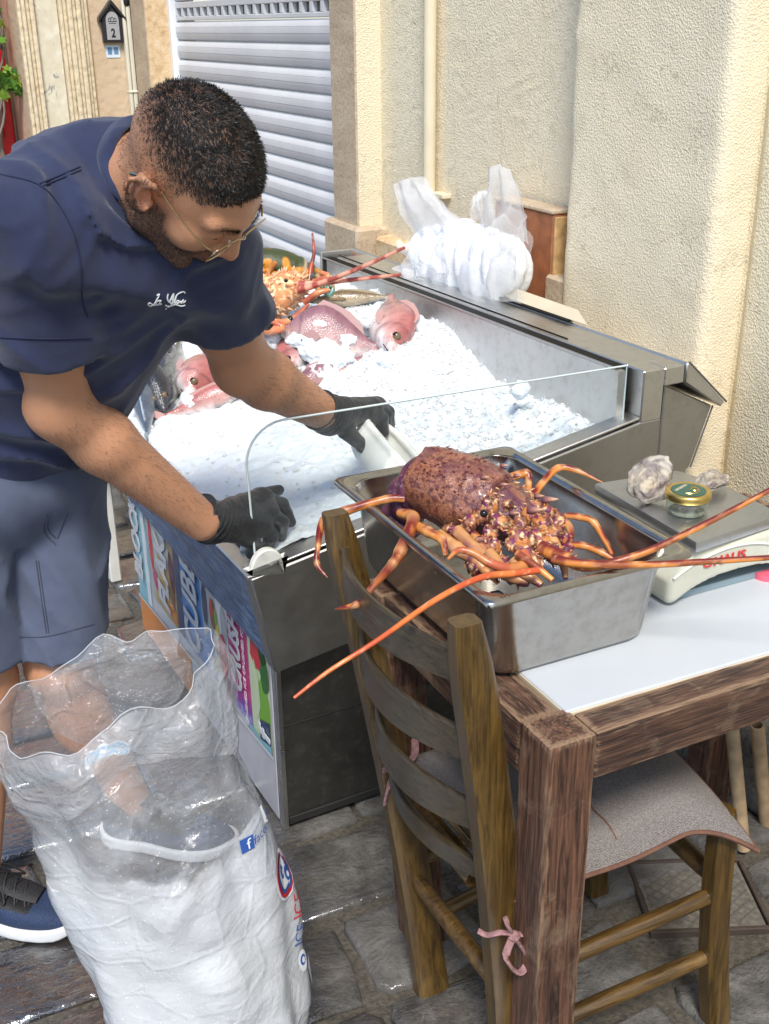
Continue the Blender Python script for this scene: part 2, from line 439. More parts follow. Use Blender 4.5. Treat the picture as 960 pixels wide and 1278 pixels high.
hb('pier_return', (XP+.004, 6.506, 0), (XS+.1, 6.6, 4.2), M_LIMEW, .004)
# reddish boards clad the wall behind the tulle
M_TERRA = simple('terracotta_board', (.33, .12, .05), .6, var=.35, vscale=14, bs=.3)
M_RAW = simple('raw_edge', (.48, .3, .13), .8, var=.4, vscale=30, bs=.4)
bd = thing('cladding_board', 'upright reddish brown board leaning on the wall beside the white tulle', 'board', (1.83, 2.72, .5))
for i in range(2):
    MB().box((-.03, -.115+i*.155, 0), (.03, .035+i*.155, .618), .004).build('board', M_TERRA, bd)
MB().box((-.028, -.125, 0), (.032, -.1155, .612), .002).build('raw_edge', M_RAW, bd)
MB().box((-.034, -.118, .6185), (.036, .19, .63), .003).build('top_strip', M_LIME, bd)

# the neighbour's house, further along
nb = thing('neighbour_house', 'old cream house front with moulded pilaster and flaking paint at the far left', 'building', (1.37, 6.9, 0)); no = Vector((1.37, 6.9, 0))
M_BEIGE = stucco('beige_render', (.56, .43, .29), (.6, .47, .33), 26, .35, stain_amt=.1)
t = NT('flaking_paint'); n = t.noise(6, 7, .75, dist=.5); n2 = t.noise(20, 4)
t.P(col=t.mix(t.ramp(n, [(.575, 0.), (.6, 1.)]), t.mix(t.ramp(n2, [(.4, 0.), (.7, 1.)]), (.62, .56, .42), (.72, .68, .56)), (.3, .29, .27)), rough=.85, normal=t.bump(n, .5, .01)); M_FLAKE = t.m
M_MOULD = stucco('moulding_cream', (.66, .55, .37), (.74, .64, .46), 30, .5, stain=(.5, .3, .13), stain_amt=.5)
hb('wall', (1.18, 6.9, 0), (XR+.3, 9.5, 4.2), M_BEIGE, 0, parent=nb, o=no)
hb('pilaster_panel', (1.262, 6.865, 0), (1.39, 6.899, 4.2), M_FLAKE, .003, parent=nb, o=no)
for x0, x1, yy in ((1.172, 1.192, 6.85), (1.192, 1.212, 6.825), (1.212, 1.236, 6.845), (1.236, 1.260, 6.83), (1.392, 1.412, 6.83), (1.412, 1.436, 6.845), (1.436, 1.462, 6.82), (1.462, 1.486, 6.84), (1.486, 1.512, 6.828), (1.512, 1.535, 6.855), (1.535, 1.558, 6.872)):
    MB().box(Vector((x0+.0005, yy, 0))-no, Vector((x1-.0005, 6.899, 4.2))-no, .008, seg=2).build('moulding', M_MOULD, nb)
hb('side_wall', (-.6, 7.45, 0), (1.179, 9.5, 4.2), M_STU, 0, parent=nb, o=no)
rd = thing('red_door', 'bright red painted door behind the climbing plant at the far left edge', 'door', (.66, 7.45, 0))
M_RED = simple('red_paint', (.62, .012, .018), .4, var=.15)
MB().box((-.5, -.06, 0), (.5, -.002, 2.5), .01).build('door_leaf', M_RED, rd)
for z0, z1 in ((.15, .9), (1.0, 1.75), (1.85, 2.4)):
    for x0, x1 in ((-.44, -.05), (.05, .44)): MB().box((x0, -.072, z0), (x1, -.061, z1), .01).build('door_panel', M_RED, rd)

# climbing plant at the far left
pl = thing('climbing_plant', 'climbing vine with lobed green leaves and bare grey stems at the top left corner', 'plant', (1.05, 7.2, 0), rad(90))
M_STEM = simple('vine_stem', (.22, .18, .15), .8, var=.3, bs=.4)
t = NT('vine_leaf'); oi = t.n('ShaderNodeObjectInfo').outputs['Random']
t.P(col=t.ramp(oi, [(0., (.03, .1, .015)), (.5, (.09, .22, .02)), (1., (.28, .36, .04))]), rough=.45, trans=0.); M_LEAF = t.m
b = MB(); rp = random.Random(5)
for i in range(9):
    x0 = rp.uniform(-.1, .1); y0 = rp.uniform(-.06, .7); pts = []
    for k in range(9):
        pts.append((x0+rp.uniform(-.05, .05), y0+rp.uniform(-.06, .06)+.04*k*rp.uniform(-1, 1), k*.3))
    b.tube(spline(pts, 4), [.012*(1-.06*k/4) for k in range(33)], 6)
for i in range(10):
    y0 = rp.uniform(-.08, .15); z0 = rp.uniform(1.1, 1.6); b.tube(spline([(0, y0, z0+.3), (-.05, y0-.06, z0), (-.02, y0+.08, z0-.35), (0, y0+.02, z0-.7)], 5), .008, 5)
b.build('stem', M_STEM, pl)
def leaf_mesh(seed):
    r = random.Random(seed); V = [(0, 0, 0)]; n = 11
    for k in range(n):
        a = -2.4+4.8*k/(n-1); L = (1 if k % 2 == 0 else .62)*(1-.12*abs(a)); V.append((math.sin(a)*L*.055, math.cos(a)*L*.055+.02, r.uniform(-.008, .008)))
    V += [(x, y, z-.0015) for x, y, z in V]
    Fs = [(0, k+1, k) for k in range(1, n)]+[(n+1, n+1+k, n+2+k) for k in range(1, n)]
    Fs += [(k, k+1, n+2+k, n+1+k) for k in range(1, n)]
    return np_mesh('leaf', V, Fs, [M_LEAF], False)
lm = [leaf_mesh(i) for i in range(6)]
for i in range(150):
    if i < 110: p = (rp.uniform(-.15, .05), rp.uniform(-.08, .6), rp.choice([rp.gauss(1.66, .07), rp.gauss(1.55, .06), rp.gauss(1.9, .1)]))
    else: p = (rp.uniform(-.2, 0), rp.gauss(-.06, .04), rp.gauss(1.29, .035))
    o = link('leaf', lm[i % 6], pl, p); s = rp.uniform(.55, 1.0); o.scale = (s, s, s)
    o.rotation_euler = (rp.uniform(.5, 2.2), rp.uniform(-.6, .6), rp.uniform(.6, 2.6)+math.pi)

# roller shutter
M_SHUT = simple('shutter_white', (.62, .64, .67), .4, var=.09, vscale=2.2)
M_DARK = simple('dark_gap', (.12, .11, .1), .9)
sh = thing('roller_shutter', 'closed white roller shutter with a row of vent slots behind the man', 'shutter', (XS, 5.3, 0))
y0, y1 = -1.27, 1.16
prof = [(.0, .0), (-.010, .006), (-.016, .022), (-.0175, .034), (-.0165, .0345), (-.0185, .036), (-.019, .052), (-.018, .0615), (-.017, .062), (-.018, .0635), (-.013, .08), (-.004, .0895), (.004, .09), (.012, .088), (.012, .002)]
slat = MB().prism(prof, y0, y1, 'y').build('slat', M_SHUT, sh).data
SH0 = .765-.0955*8+.004
for k in range(24):
    z = SH0+k*.0955
    if abs(z-1.65) < .048: zv = z; continue
    o = [c for c in sh.children][0] if k == 0 else link('slat', slat, sh)
    o.location = (0, 0, z)
b = MB(); b.box((-.012, y0, 0), (.012, y1, .02), .003); b.box((-.012, y0, .06), (.012, y1, .09), .003)
ns = 22
for i in range(ns+1):
    yy = y0+(y1-y0)*i/ns; b.box((-.0115, yy-.016, .0205), (.0115, yy+.016, .0595), .001)
b.build('vent_slat', M_SHUT, sh, loc=(0, 0, zv))
MB().box((.0125, y0, .0), (.02, y1, .09)).build('vent_mesh', simple('vent_mesh', (.16, .14, .12), .9, var=.4, vscale=40), sh, loc=(0, 0, zv))
for yy in (1.165, -1.33):
    MB().box((-.045, yy, 0), (.02, yy+.05, 2.3), .004).build('guide_rail', simple('rail_white', (.78, .8, .82), .4), sh)

# pipes
M_PIPE = simple('pipe_cream', (.68, .6, .43), .55, var=.08)
dp = thing('drain_pipe', 'thin cream pipe running down the stucco wall above the tulle', 'pipe', (XR-.03, 3.41, 1.08))
MB().tube([(0, 0, .0), (0, 0, 3.1)], .021, 12).build('tube', M_PIPE, dp)
MB().tube([(.02, -.006, -.06), (.02, -.006, 0)], .018, 10).build('stub', M_PIPE, dp)
MB().box((-.004, -.10, -.01), (.03, -.02, .006), .003).build('bracket', M_PIPE, dp)
MB().tube([(.03, .052, -.2), (.03, .052, 3.1)], .010, 8).build('thin_tube', M_PIPE, dp)
dp2 = thing('drain_pipe', 'pale square downpipe beside the house number plaque at upper left', 'pipe', (1.767, 6.8995, 0), rad(90))
M_PIPE2 = simple('pipe_pale', (.74, .7, .56), .5, var=.06)
MB().box((-.05, -.024, 0), (-.002, -.001, 4), .006, seg=2).build('tube', M_PIPE2, dp2)
MB().box((-.05, .003, 0), (-.002, .022, 4), .006, seg=2).build('tube', M_PIPE2, dp2)
for z in (1.25, 2.2): MB().box((-.055, -.03, z), (-.001, .024, z+.012), .003).build('bracket', M_PIPE2, dp2)

# house number plaque
M_BLK = simple('plaque_black', (.02, .02, .022), .35); M_GRY = simple('plaque_grey', (.36, .36, .37), .5, var=.1)
pq = thing('number_plaque', 'small black house shaped plaque with the number 2 on grey', 'plaque', (1.687, 6.8995, 1.52), rad(90))
hw = .105
b = MB(); b.prism([(-hw, 0), (hw, 0), (hw, .17), (0, .27), (-hw, .17)], -.06, -.001, 'x', .006); b.build('plate', M_BLK, pq)
b = MB(); b.prism([(-hw-.035, .145), (-hw-.03, .18), (0, .305), (hw+.03, .18), (hw+.035, .145), (0, .268)], -.085, -.0005, 'x', .004); b.build('roof', M_BLK, pq)
arch = [(-.065, .02), (.065, .02), (.065, .16)]+[(.065*math.cos(a), .16+.06*math.sin(a)) for a in np.linspace(.2, math.pi-.2, 8)]+[(-.065, .16)]
MB().prism(arch, -.0635, -.0602, 'x').build('panel', M_GRY, pq)
def text_obj(name, s, size, mat, parent, loc, R, depth=.001, shear=0., bold=0., sx=1.):
    cu = bpy.data.curves.new('txt', 'FONT'); cu.body = s; cu.size = size; cu.extrude = depth; cu.shear = shear; cu.offset = bold; cu.resolution_u = 3
    cu.align_x = 'CENTER'; cu.align_y = 'CENTER'
    to = bpy.data.objects.new('txt', cu); COL.objects.link(to); bpy.context.view_layer.update()
    me = bpy.data.meshes.new_from_object(to.evaluated_get(bpy.context.evaluated_depsgraph_get()))
    bpy.data.objects.remove(to); me.materials.clear(); me.materials.append(mat); me.name = name
    o = link(name, me, parent); o.matrix_local = Matrix.Translation(loc) @ Matrix(R).transposed().to_4x4() @ Matrix.Diagonal((sx, 1, 1, 1))
    return o
RW = ((0, -1, 0), (0, 0, 1), (-1, 0, 0))      # text facing -X: right is -Y, up is +Z
text_obj('numeral', '2', .085, M_BLK, pq, (-.0645, 0, .065), RW, bold=.003)
b = MB()
for k, (dy, r) in enumerate(((-.028, .012), (0, .016), (.028, .012))): b.tube([(-.0645, dy+r*math.cos(a), .155+1.6*r*math.sin(a)) for a in np.linspace(0, math.pi, 8)], .0025, 5)
b.tube([(-.0645, -.045, .15), (-.0645, .045, .15)], .0025, 5); b.tube([(-.0645, -.035, .137), (-.0645, .035, .137)], .002, 5)
b.build('emblem', M_BLK, pq)
pq.scale = (.6, .56, .73)
stk = thing('sticker', 'pale blue sticker just below the house number plaque', 'sticker', (1.683, 6.8995, 1.44), rad(90))
MB().box((-.003, -.04, 0), (0, .04, .066)).build('paper', simple('sticker_blue', (.62, .74, .82), .5), stk)
for dy in (-.018, .018): MB().box((-.005, dy-.012, .018), (-.0032, dy+.012, .055)).build('print', simple('sticker_print', (.12, .25, .42), .5), stk)
lamp = thing('wall_lamp', 'dark rounded lamp foot cut by the top edge beside the pale downpipe', 'lamp', (1.775, 6.86, 1.705))
MB().lathe([(0, 0), (.014, .003), (.02, .012), (.022, .04), (.02, .1), (0, .105)], 16).build('housing', M_BLK, lamp, loc=(0, 0, 0))
# ------------------------------------------------------------------ the fish counter
def steel(name, base=(.62, .61, .59), r0=.18, r1=.42, sx=(1, 1, 1), sm=.25, dirt=(.3, .27, .23), da=.35):
    t = NT(name); n = t.noise(220, 3, .6, t.map(sx)); n2 = t.noise(7, 6, .65); n3 = t.noise(34, 5, .7)
    c = t.mix(t.ramp(n3, [(.5, 0.), (.75, da)]), base, dirt)
    r = t.math('ADD', t.ramp(n2, [(.25, r0), (.75, r1)]), t.math('MULTIPLY', n3, .1))
    t.P(col=c, metal=1., rough=r, normal=t.bump(t.math('ADD', t.math('MULTIPLY', n, .6), n2), sm, .0012)); return t.m
M_STEEL = steel('stainless_steel', sx=(1, 12, 12))
M_STEELD = steel('stainless_dull', (.42, .41, .38), .34, .55, (1, 12, 12), da=.5)
M_STEELB = steel('stainless_base', (.13, .127, .12), .42, .6, da=.5)
M_RUBB = simple('black_track', (.006, .006, .006), .55, spec=.15)
t = NT('blue_film'); n = t.noise(6, 6, .7, t.map((1, .5, 4)), 1.5); n2 = t.noise(45, 5, .7, t.map((1, .4, 3)))
t.P(col=t.mix(t.ramp(n2, [(.45, 0.), (.62, .55)]), t.ramp(n, [(.32, (.012, .025, .065)), (.5, (.045, .095, .21)), (.7, (.12, .19, .34))]), (.30, .40, .56)), rough=t.ramp(n, [(.3, .25), (.7, .5)]), normal=t.bump(n2, .5, .004)); M_FILM = t.m
CO = Vector((.66, 1.80, 0)); CT = rad(2.0)
counter = thing('fish_counter', 'stainless steel fish counter with ice tank, clear end screen and printed front', 'counter', CO, CT)
TL = 1.53
# tank
outl = [(-.02, .43), (-.06, .635), (-.06, .65), (.862, .803), (.862, .805), (.905, .80), (.92, .55)]
b = MB(); b.prism([(-.02, .43), (-.06, .648), (.858, .800), (.918, .800), (.92, .56)], 0, .045, 'y', .003); b.build('end_plate', steel('stainless_end', (.40, .395, .38), .26, .46, (1, 12, 12), .3, da=.5), counter)
b = MB(); b.prism([(-.02, .43), (-.06, .648), (.858, .806), (.918, .806), (.92, .56)], TL-.03, TL, 'y', .003); b.build('far_plate', M_STEEL, counter)
b = MB(); b.box((.858, .0, .7985), (.917, .06, .915), .003); b.build('corner_post', M_STEEL, counter)
b = MB(); b.prism([(.828, .6), (.826, .908), (.845, .908), (.845, .6)], .046, TL-.03, 'y'); b.build('back_panel', steel('stainless_scuffed', (.6, .6, .59), .3, .5, (1, 10, 10), .5, (.4, .38, .34), .6), counter)
b = MB(); b.box((.862, .061, .872), (.975, TL-.031, .914), .003); b.box((.918, .002, .872), (.975, .0605, .9135), .003); b.box((.825, .0605, .9085), (.830, TL, .914), .0015); b.build('rail', M_STEEL, counter)
b = MB(); b.box((.831, .062, .8955), (.8615, TL-.005, .9125), .001); b.box((.8795, .3, .9141), (.883, TL-.005, .9165), .001); b.build('sliding_track', M_RUBB, counter)
b = MB(); b.box((.822, TL, .7), (.93, TL+.012, .93), .003); b.build('rail_end', M_STEEL, counter)
b = MB(); b.prism([(-.014, .432), (-.0585, .648), (-.0555, .648), (-.011, .432)], .046, TL-.031, 'y'); b.build('front_panel', M_FILM, counter)
b = MB(); b.box((-.066, .0, .6485), (-.028, TL, .655), .002); b.build('front_lip', M_STEEL, counter)
b = MB(); b.prism([(.0, .44), (.918, .58), (.918, .6), (-.0, .46)], .046, TL-.031, 'y'); b.build('tank_floor', M_STEELD, counter)
sill = MB(); sill.prism([(-.058, .6545), (-.058, .660), (.856, .8125), (.856, .8065)], .0, .047, 'y', .0015); sill.build('end_lip', M_STEEL, counter)
# rear box and lid
b = MB(); b.prism([(.938, .868), (1.085, .797), (1.035, .655), (.938, .60)], .02, TL+.1, 'y', .003); b.build('rear_box', M_STEELD, counter)
b = MB(); b.prism([(.977, .912), (.982, .918), (1.104, .808), (1.094, .797), (.977, .872)], .0, TL+.1, 'y', .003); b.build('rear_lid', M_STEEL, counter)
b = MB(); b.tube([(.982, -.002, .9185), (1.105, -.002, .809)], .0024, 8); b.tube([(1.086, .019, .797), (1.037, .019, .656)], .002, 8); b.build('lid_edge', simple('lid_edge_grey', (.10, .10, .10), .4), counter)
b = MB(); b.prism([(.968, .9185), (.99, .9175), (.99, .9225), (.968, .9235)], .42, .98, 'y', .001); b.build('lid_strip', M_RUBB, counter)
# glass end screen
def glass_mat(name, tint=(.93, .97, .97), haze=.05, hs=14):
    t = NT(name); tr = t.n('ShaderNodeBsdfTransparent', [tint]); gl = t.n('ShaderNodeBsdfGlossy', {'Roughness': .04}); df = t.n('ShaderNodeBsdfDiffuse', {'Color': (.85, .88, .9)})
    fr = t.math('MULTIPLY_ADD', t.math('POWER', t.n('ShaderNodeLayerWeight', {'Blend': .5}).outputs[1], 5.), .8, .04)
    n = t.noise(hs, 7, .72, dist=.8); n2 = t.voro(70, feature='F1')
    hz = t.math('MULTIPLY', t.ramp(n, [(.42, .15), (.75, 1.)]), haze); hz = t.math('ADD', hz, t.ramp(n2, [(.06, .12), (.1, 0.)]))
    m1 = t.n('ShaderNodeMixShader', [fr, tr.outputs[0], gl.outputs[0]]); m2 = t.n('ShaderNodeMixShader', [hz, m1.outputs[0], df.outputs[0]])
    t.t.links.new(m2.outputs[0], t.t.nodes['Material Output'].inputs[0]); return t.m
M_GLASS = glass_mat('screen_glass', (.965, .982, .982), .035)
M_GEDGE = simple('glass_edge', (.55, .62, .62), .12)
# outline in tank plane (lx, z)
gp = [(-.040, .6635), (.826, .807), (.826, .928), (.0, .943)]
R_ = .075
for a in np.linspace(math.pi/2, math.pi, 9)[0:]: gp.append((-.046+R_+R_*math.cos(a)-.0, .867+R_*math.sin(a)))
gp = gp[:3]+[(x, z) for x, z in gp[4:]]
b = MB(); b.prism(gp, .018, .0235, 'y'); b.build('glass_screen', M_GLASS, counter, smooth=False)
b = MB(); b.tube([(x, .0207, z) for x, z in gp[1:]+gp[:1]], .0022, 6); b.build('glass_rim', M_GEDGE, counter)
b = MB(); arc = [(-.012+.034*math.cos(a), .652+.042*math.sin(a)) for a in np.linspace(0, math.pi, 12)]
b.prism([(-.05, .6555)]+arc[::-1]+[(.026, .668)], .0, .016, 'y', .003, M=Matrix.Translation((-.012, .0, .008))); b.build('screen_clip', simple('clip_plastic', (.62, .62, .57), .3, var=.15, vscale=40), counter)
# base
b = MB(); b.box((.012, .058, .02), (.86, 1.06, .428)); b.build('base', M_STEELB, counter)
b = MB(); b.box((.0, .052, .0), (.0115, .066, .43), .001); b.box((.0, .068, .0), (.0115, .078, .43), .002); b.build('corner_trim', M_STEEL, counter)
b = MB(); b.box((.013, .052, .012), (.86, .0575, .03), .001); b.build('base_trim', simple('base_trim', (.02, .02, .02), .5), counter)
b = MB(); b.box((.32, .0555, .03), (.3225, .0577, .428)); b.box((.0125, .0555, .26), (.86, .0577, .2625)); b.build('base_seam', simple('seam_dark', (.02, .02, .019), .6), counter)
M_LEGW = simple('leg_paint', (.62, .62, .58), .5, var=.15)
for lx in (-.0, .8): MB().box((lx, 1.40, 0), (lx+.035, 1.445, .44), .004).build('leg', M_LEGW, counter)
# printed front
def pm(name, c, r=.3): return simple(name, c, r, var=.06, vscale=12)
PM = dict(white=pm('print_white', (.62, .64, .66)), mag=None, blue=pm('print_blue', (.05, .2, .48)), navy=pm('print_navy', (.012, .03, .1)), grey=pm('print_grey', (.36, .38, .38)),
          green=pm('print_green', (.16, .36, .03)), dgreen=pm('print_leaf', (.03, .12, .02)), lime=pm('print_pale_green', (.5, .58, .38)), red=pm('print_red', (.5, .02, .03)), orange=pm('print_orange', (.62, .2, .03)), tan=pm('print_tan', (.42, .29, .12)),
          pink=pm('print_rose', (.42, .04, .1)), yell=pm('print_yellow', (.6, .5, .06)), plum=pm('print_plum', (.1, .01, .04)), teal=pm('print_teal', (.2, .42, .5)), brown=pm('print_brown', (.2, .08, .03)))
t = NT('print_magenta'); z = t.sep()[2]; n = t.noise(40, 5, .7)
t.P(col=t.ramp(t.math('ADD', z, t.math('MULTIPLY', t.math('SUBTRACT', n, .5), .12)), [(.17, (.45, .5, .75)), (.2, (.16, .05, .32)), (.25, (.48, .015, .17)), (.3, (.42, .01, .15))]), rough=.3); PM['mag'] = t.m
PM['letter'] = pm('print_letter', (.50, .51, .54)); PN = list(PM)
b = MB(); b.box((.0, .08, .012), (.0115, 1.06, .43), .001); b.build('print_panel', simple('panel_pale', (.47, .46, .49), .35, var=.08, vscale=20), counter)
pr = MB()
def patch(col, pts, lay=1):
    pr.mi = PN.index(col); x = -.0008*lay; n = len(pts)
    pr.add([(x, p[0], p[1]) for p in pts], [tuple(range(n))])
def blob(col, cy, cz, ry, rz, lay=2, n=14, wob=.15, seed=0):
    r = random.Random(seed); patch(col, [(cy+ry*math.cos(a)*(1+r.uniform(-wob, wob)), cz+rz*math.sin(a)*(1+r.uniform(-wob, wob))) for a in np.linspace(0, 2*math.pi, n, endpoint=False)], lay)
zb, zt = .175, .428
patch('lime', [(.09, zb), (.2, zb), (.21, zt), (.09, zt)])                      # cabbage column
blob('green', .128, .262, .036, .075, 2, seed=1); blob('dgreen', .112, .36, .022, .05, 3, seed=2); blob('red', .158, .395, .03, .045, 3, seed=3); blob('lime', .165, .3, .02, .07, 3, seed=4); blob('dgreen', .12, .4, .02, .02, 3, seed=14)
patch('navy', [(.094, .176), (.155, .176), (.15, .232), (.094, .25)], 4)
patch('teal', [(.09, .172), (.24, .172), (.2, .186), (.15, .18), (.09, .195)], 5)
patch('mag', [(.2, zb), (.335, zb), (.325, zt), (.205, zt)])                    # CRUSHED
patch('white', [(.335, zb), (.41, zb), (.40, zt), (.325, zt)])
blob('red', .365, .27, .03, .06, 2, seed=5); blob('pink', .362, .3, .022, .03, 3, seed=6, wob=.3); blob('yell', .395, .33, .014, .03, 2, seed=7); blob('yell', .41, .23, .014, .02, 3, seed=8); blob('plum', .345, .2, .03, .03, 2, seed=9); blob('green', .4, .36, .01, .02, 3, seed=24); blob('grey', .35, .36, .02, .05, 2, seed=25)
patch('grey', [(.41, .3), (.5, .3), (.5, zt), (.40, zt)]); blob('brown', .42, .36, .022, .04, 2, seed=10); blob('red', .425, .37, .012, .025, 3, seed=11); blob('navy', .475, .36, .02, .06, 2, seed=12)
patch('blue', [(.5, zb), (.69, zb), (.69, zt), (.5, zt)]); patch('blue', [(.42, zb), (.5, zb), (.5, .26), (.45, .3), (.42, .24)], 2); blob('white', .45, .21, .03, .03, 3, seed=13)
patch('navy', [(.655, zb), (.70, zb), (.70, zt), (.65, zt)], 2)
patch('tan', [(.70, zb), (.84, zb), (.84, zt), (.70, zt)]); blob('orange', .735, .21, .03, .03, 2, seed=15, wob=.3); blob('plum', .725, .33, .022, .06, 2, seed=16); blob('grey', .78, .37, .05, .05, 2, seed=17); blob('brown', .73, .26, .015, .04, 3, seed=18, wob=.3)
patch('grey', [(.84, zb), (.93, zb), (.93, zt), (.84, zt)]); blob('red', .89, .34, .016, .08, 2, seed=19); blob('pink', .87, .25, .022, .03, 3, seed=20); blob('teal', .93, .3, .012, .09, 2, seed=21); blob('tan', .865, .2, .02, .025, 2, seed=22)
patch('teal', [(.935, .13), (1.058, .1), (1.058, zt), (.935, zt)]); patch('white', [(.935, .13), (.97, .13), (.97, zt), (.94, zt)], 2)
patch('white', [(.08, .168), (1.058, .118), (1.058, .124), (.08, .175)], 6)
patch('orange', [(.62, .014), (1.058, .014), (1.058, .118), (.62, .142)], 2)
pr.build('print', [PM[k] for k in PN], counter, smooth=False)
RU = ((0, 0, 1), (0, 1, 0), (-1, 0, 0))       # text reading upwards: right is +Z, up is +Y
text_obj('lettering', 'CRUSHED', .085, PM['letter'], counter, (-.006, .272, .372), RU, .0005, .25, .003, .72)
text_obj('lettering', 'CUBE', .15, PM['letter'], counter, (-.006, .57, .31), RU, .0005, .15, .004, .7)
text_obj('lettering', 'FLAKE', .12, PM['letter'], counter, (-.006, .79, .32), RU, .0005, .2, .004, .75)
text_obj('lettering', 'BLOCK', .10, PM['letter'], counter, (-.006, 1.02, .31), RU, .0005, .1, .004, .75)
text_obj('small_print', 'CRUSHED ICE CRUSHED ICE', .02, PM['white'], counter, (-.006, .222, .30), RU, .0003)
text_obj('badge', 'f', .085, PM['white'], counter, (-.006, .12, .208), RU, .0005, 0, .003)

# ------------------------------------------------------------------ crushed ice in the tank
def sst(a, b, x):
    t = np.clip((x-a)/(b-a), 0, 1); return t*t*(3-2*t)
def ice_z(lx, ly):
    return .655+(lx+.06)*.12/.88+.085*sst(.3, 1.0, ly)*sst(.2, .8, lx)
t = NT('crushed_ice'); n = t.noise(260, 3, .6); v = t.voro(120, feature='F1')
t.P(col=t.mix(n, (.64, .69, .73), (.74, .775, .80)), rough=.4, normal=t.bump(t.math('ADD', n, v), .3, .003), sss=.6, spec=.5)
t.b.inputs['Subsurface Radius'].default_value = (.016, .02, .024); t.b.inputs['Subsurface Scale'].default_value = 1.; M_ICE = t.m
def ice_detail(P):
    big = fbm(P*[1, 1, 0], 6, 3, 2)*.085+.045*(np.abs(vn(P, 17, 12)-.5)-.25)+.02*(np.abs(vn(P, 36, 3)-.5)-.25)
    c1 = np.abs(vn(P, 42, 5)-.5)*2; c2 = np.abs(vn(P, 95, 8)-.5)*2
    amp = .35+.9*np.clip(fbm(P, 3.1, 2, 9)*2+.5, 0, 1)
    return big+amp*(.015*(1-c1)**2+.008*(1-c2)-.010)
nx, ny = 190, 320
gx, gy = np.meshgrid(np.linspace(-.03, .832, nx), np.linspace(.046, TL-.031, ny))
P0 = np.stack([gx.ravel(), gy.ravel(), 0*gx.ravel()], 1)
zz = ice_z(P0[:, 0], P0[:, 1])+ice_detail(P0)*np.where(P0[:, 0] < .0, .4, 1)-.012*sst(.35, -.03, P0[:, 0])*0
smooth_zone = sst(.42, .15, P0[:, 0]); zz = ice_z(P0[:, 0], P0[:, 1])+(zz-ice_z(P0[:, 0], P0[:, 1]))*(1-.5*smooth_zone)
def ice_mound(cx, cy, h, r):
    global zz
    zz = zz+h*np.exp(-((P0[:, 0]-cx)**2+(P0[:, 1]-cy)**2)/(r*r))
V = np.stack([P0[:, 0], P0[:, 1], zz], 1)
idx = np.arange(nx*ny).reshape(ny, nx)
Fq = np.stack([idx[:-1, :-1], idx[:-1, 1:], idx[1:, 1:], idx[1:, :-1]], -1).reshape(-1, 4)
# loose lumps on top
Vs, Fs_ = [V], [Fq]; nv = len(V); rr_ = np.random.default_rng(4)
cube = np.array([(-1, -1, -1), (1, -1, -1), (1, 1, -1), (-1, 1, -1), (-1, -1, 1), (1, -1, 1), (1, 1, 1), (-1, 1, 1)], float)
cf = np.array([(0, 3, 2, 1), (4, 5, 6, 7), (0, 1, 5, 4), (1, 2, 6, 5), (2, 3, 7, 6), (3, 0, 4, 7)])
def lump(c, s):
    global nv
    q = cube*s*(1+rr_.uniform(-.45, .45, (8, 3))); R = np.linalg.qr(rr_.normal(size=(3, 3)))[0]
    Vs.append(q @ R+np.array(c)); Fs_.append(cf+nv); nv += 8
for i in range(7000):
    k = rr_.integers(len(V)); p = V[k]
    if rr_.random() > sst(.25, .62, p[0])*.9+.06: continue
    lump(p+[0, 0, .0005], rr_.uniform(.0013, .0031)*(2.0 if rr_.random() < .05 else 1))

ice = link('crushed_ice', np_mesh('crushed_ice', np.concatenate(Vs), np.concatenate(Fs_), [M_ICE], True, 50), None, CO)
ice.rotation_euler = (0, 0, CT); tag(ice, 'bed of white crushed ice filling the steel counter tank', 'ice', kind='stuff')
# ------------------------------------------------------------------ table
def wood(name, cd, cm, cl, axis=2, sc=1., wear=.5, rough=.6, bs=.8):
    t = NT(name); s = [26, 26, 26]; s[axis] = 1.6
    g = t.noise(3.0*sc, 8, .72, t.map(s), 1.2); big = t.noise(5, 4, .6); s2 = [90, 90, 90]; s2[axis] = 3.; g2 = t.noise(2*sc, 4, .7, t.map(s2)); wn = t.noise(9, 6, .7, dist=.8)
    c = t.mix(t.ramp(g, [(.36, 0.), (.62, 1.)]), cd, cm); c = t.mix(t.ramp(g2, [(.35, .75), (.5, 0.)]), c, tuple(x*.35 for x in cd))
    c = t.mix(t.ramp(wn, [(.52, 0.), (.72, wear)]), c, cl); c = t.mix(t.ramp(big, [(.35, .45), (.6, 0.)]), c, cd)
    t.P(col=c, rough=t.ramp(g, [(.3, rough-.12), (.7, rough+.12)]), normal=t.bump(t.math('ADD', g, t.math('MULTIPLY', g2, .8)), bs, .0045)); return t.m
WD, WM, WL = (.022, .011, .009), (.145, .07, .042), (.40, .30, .20)
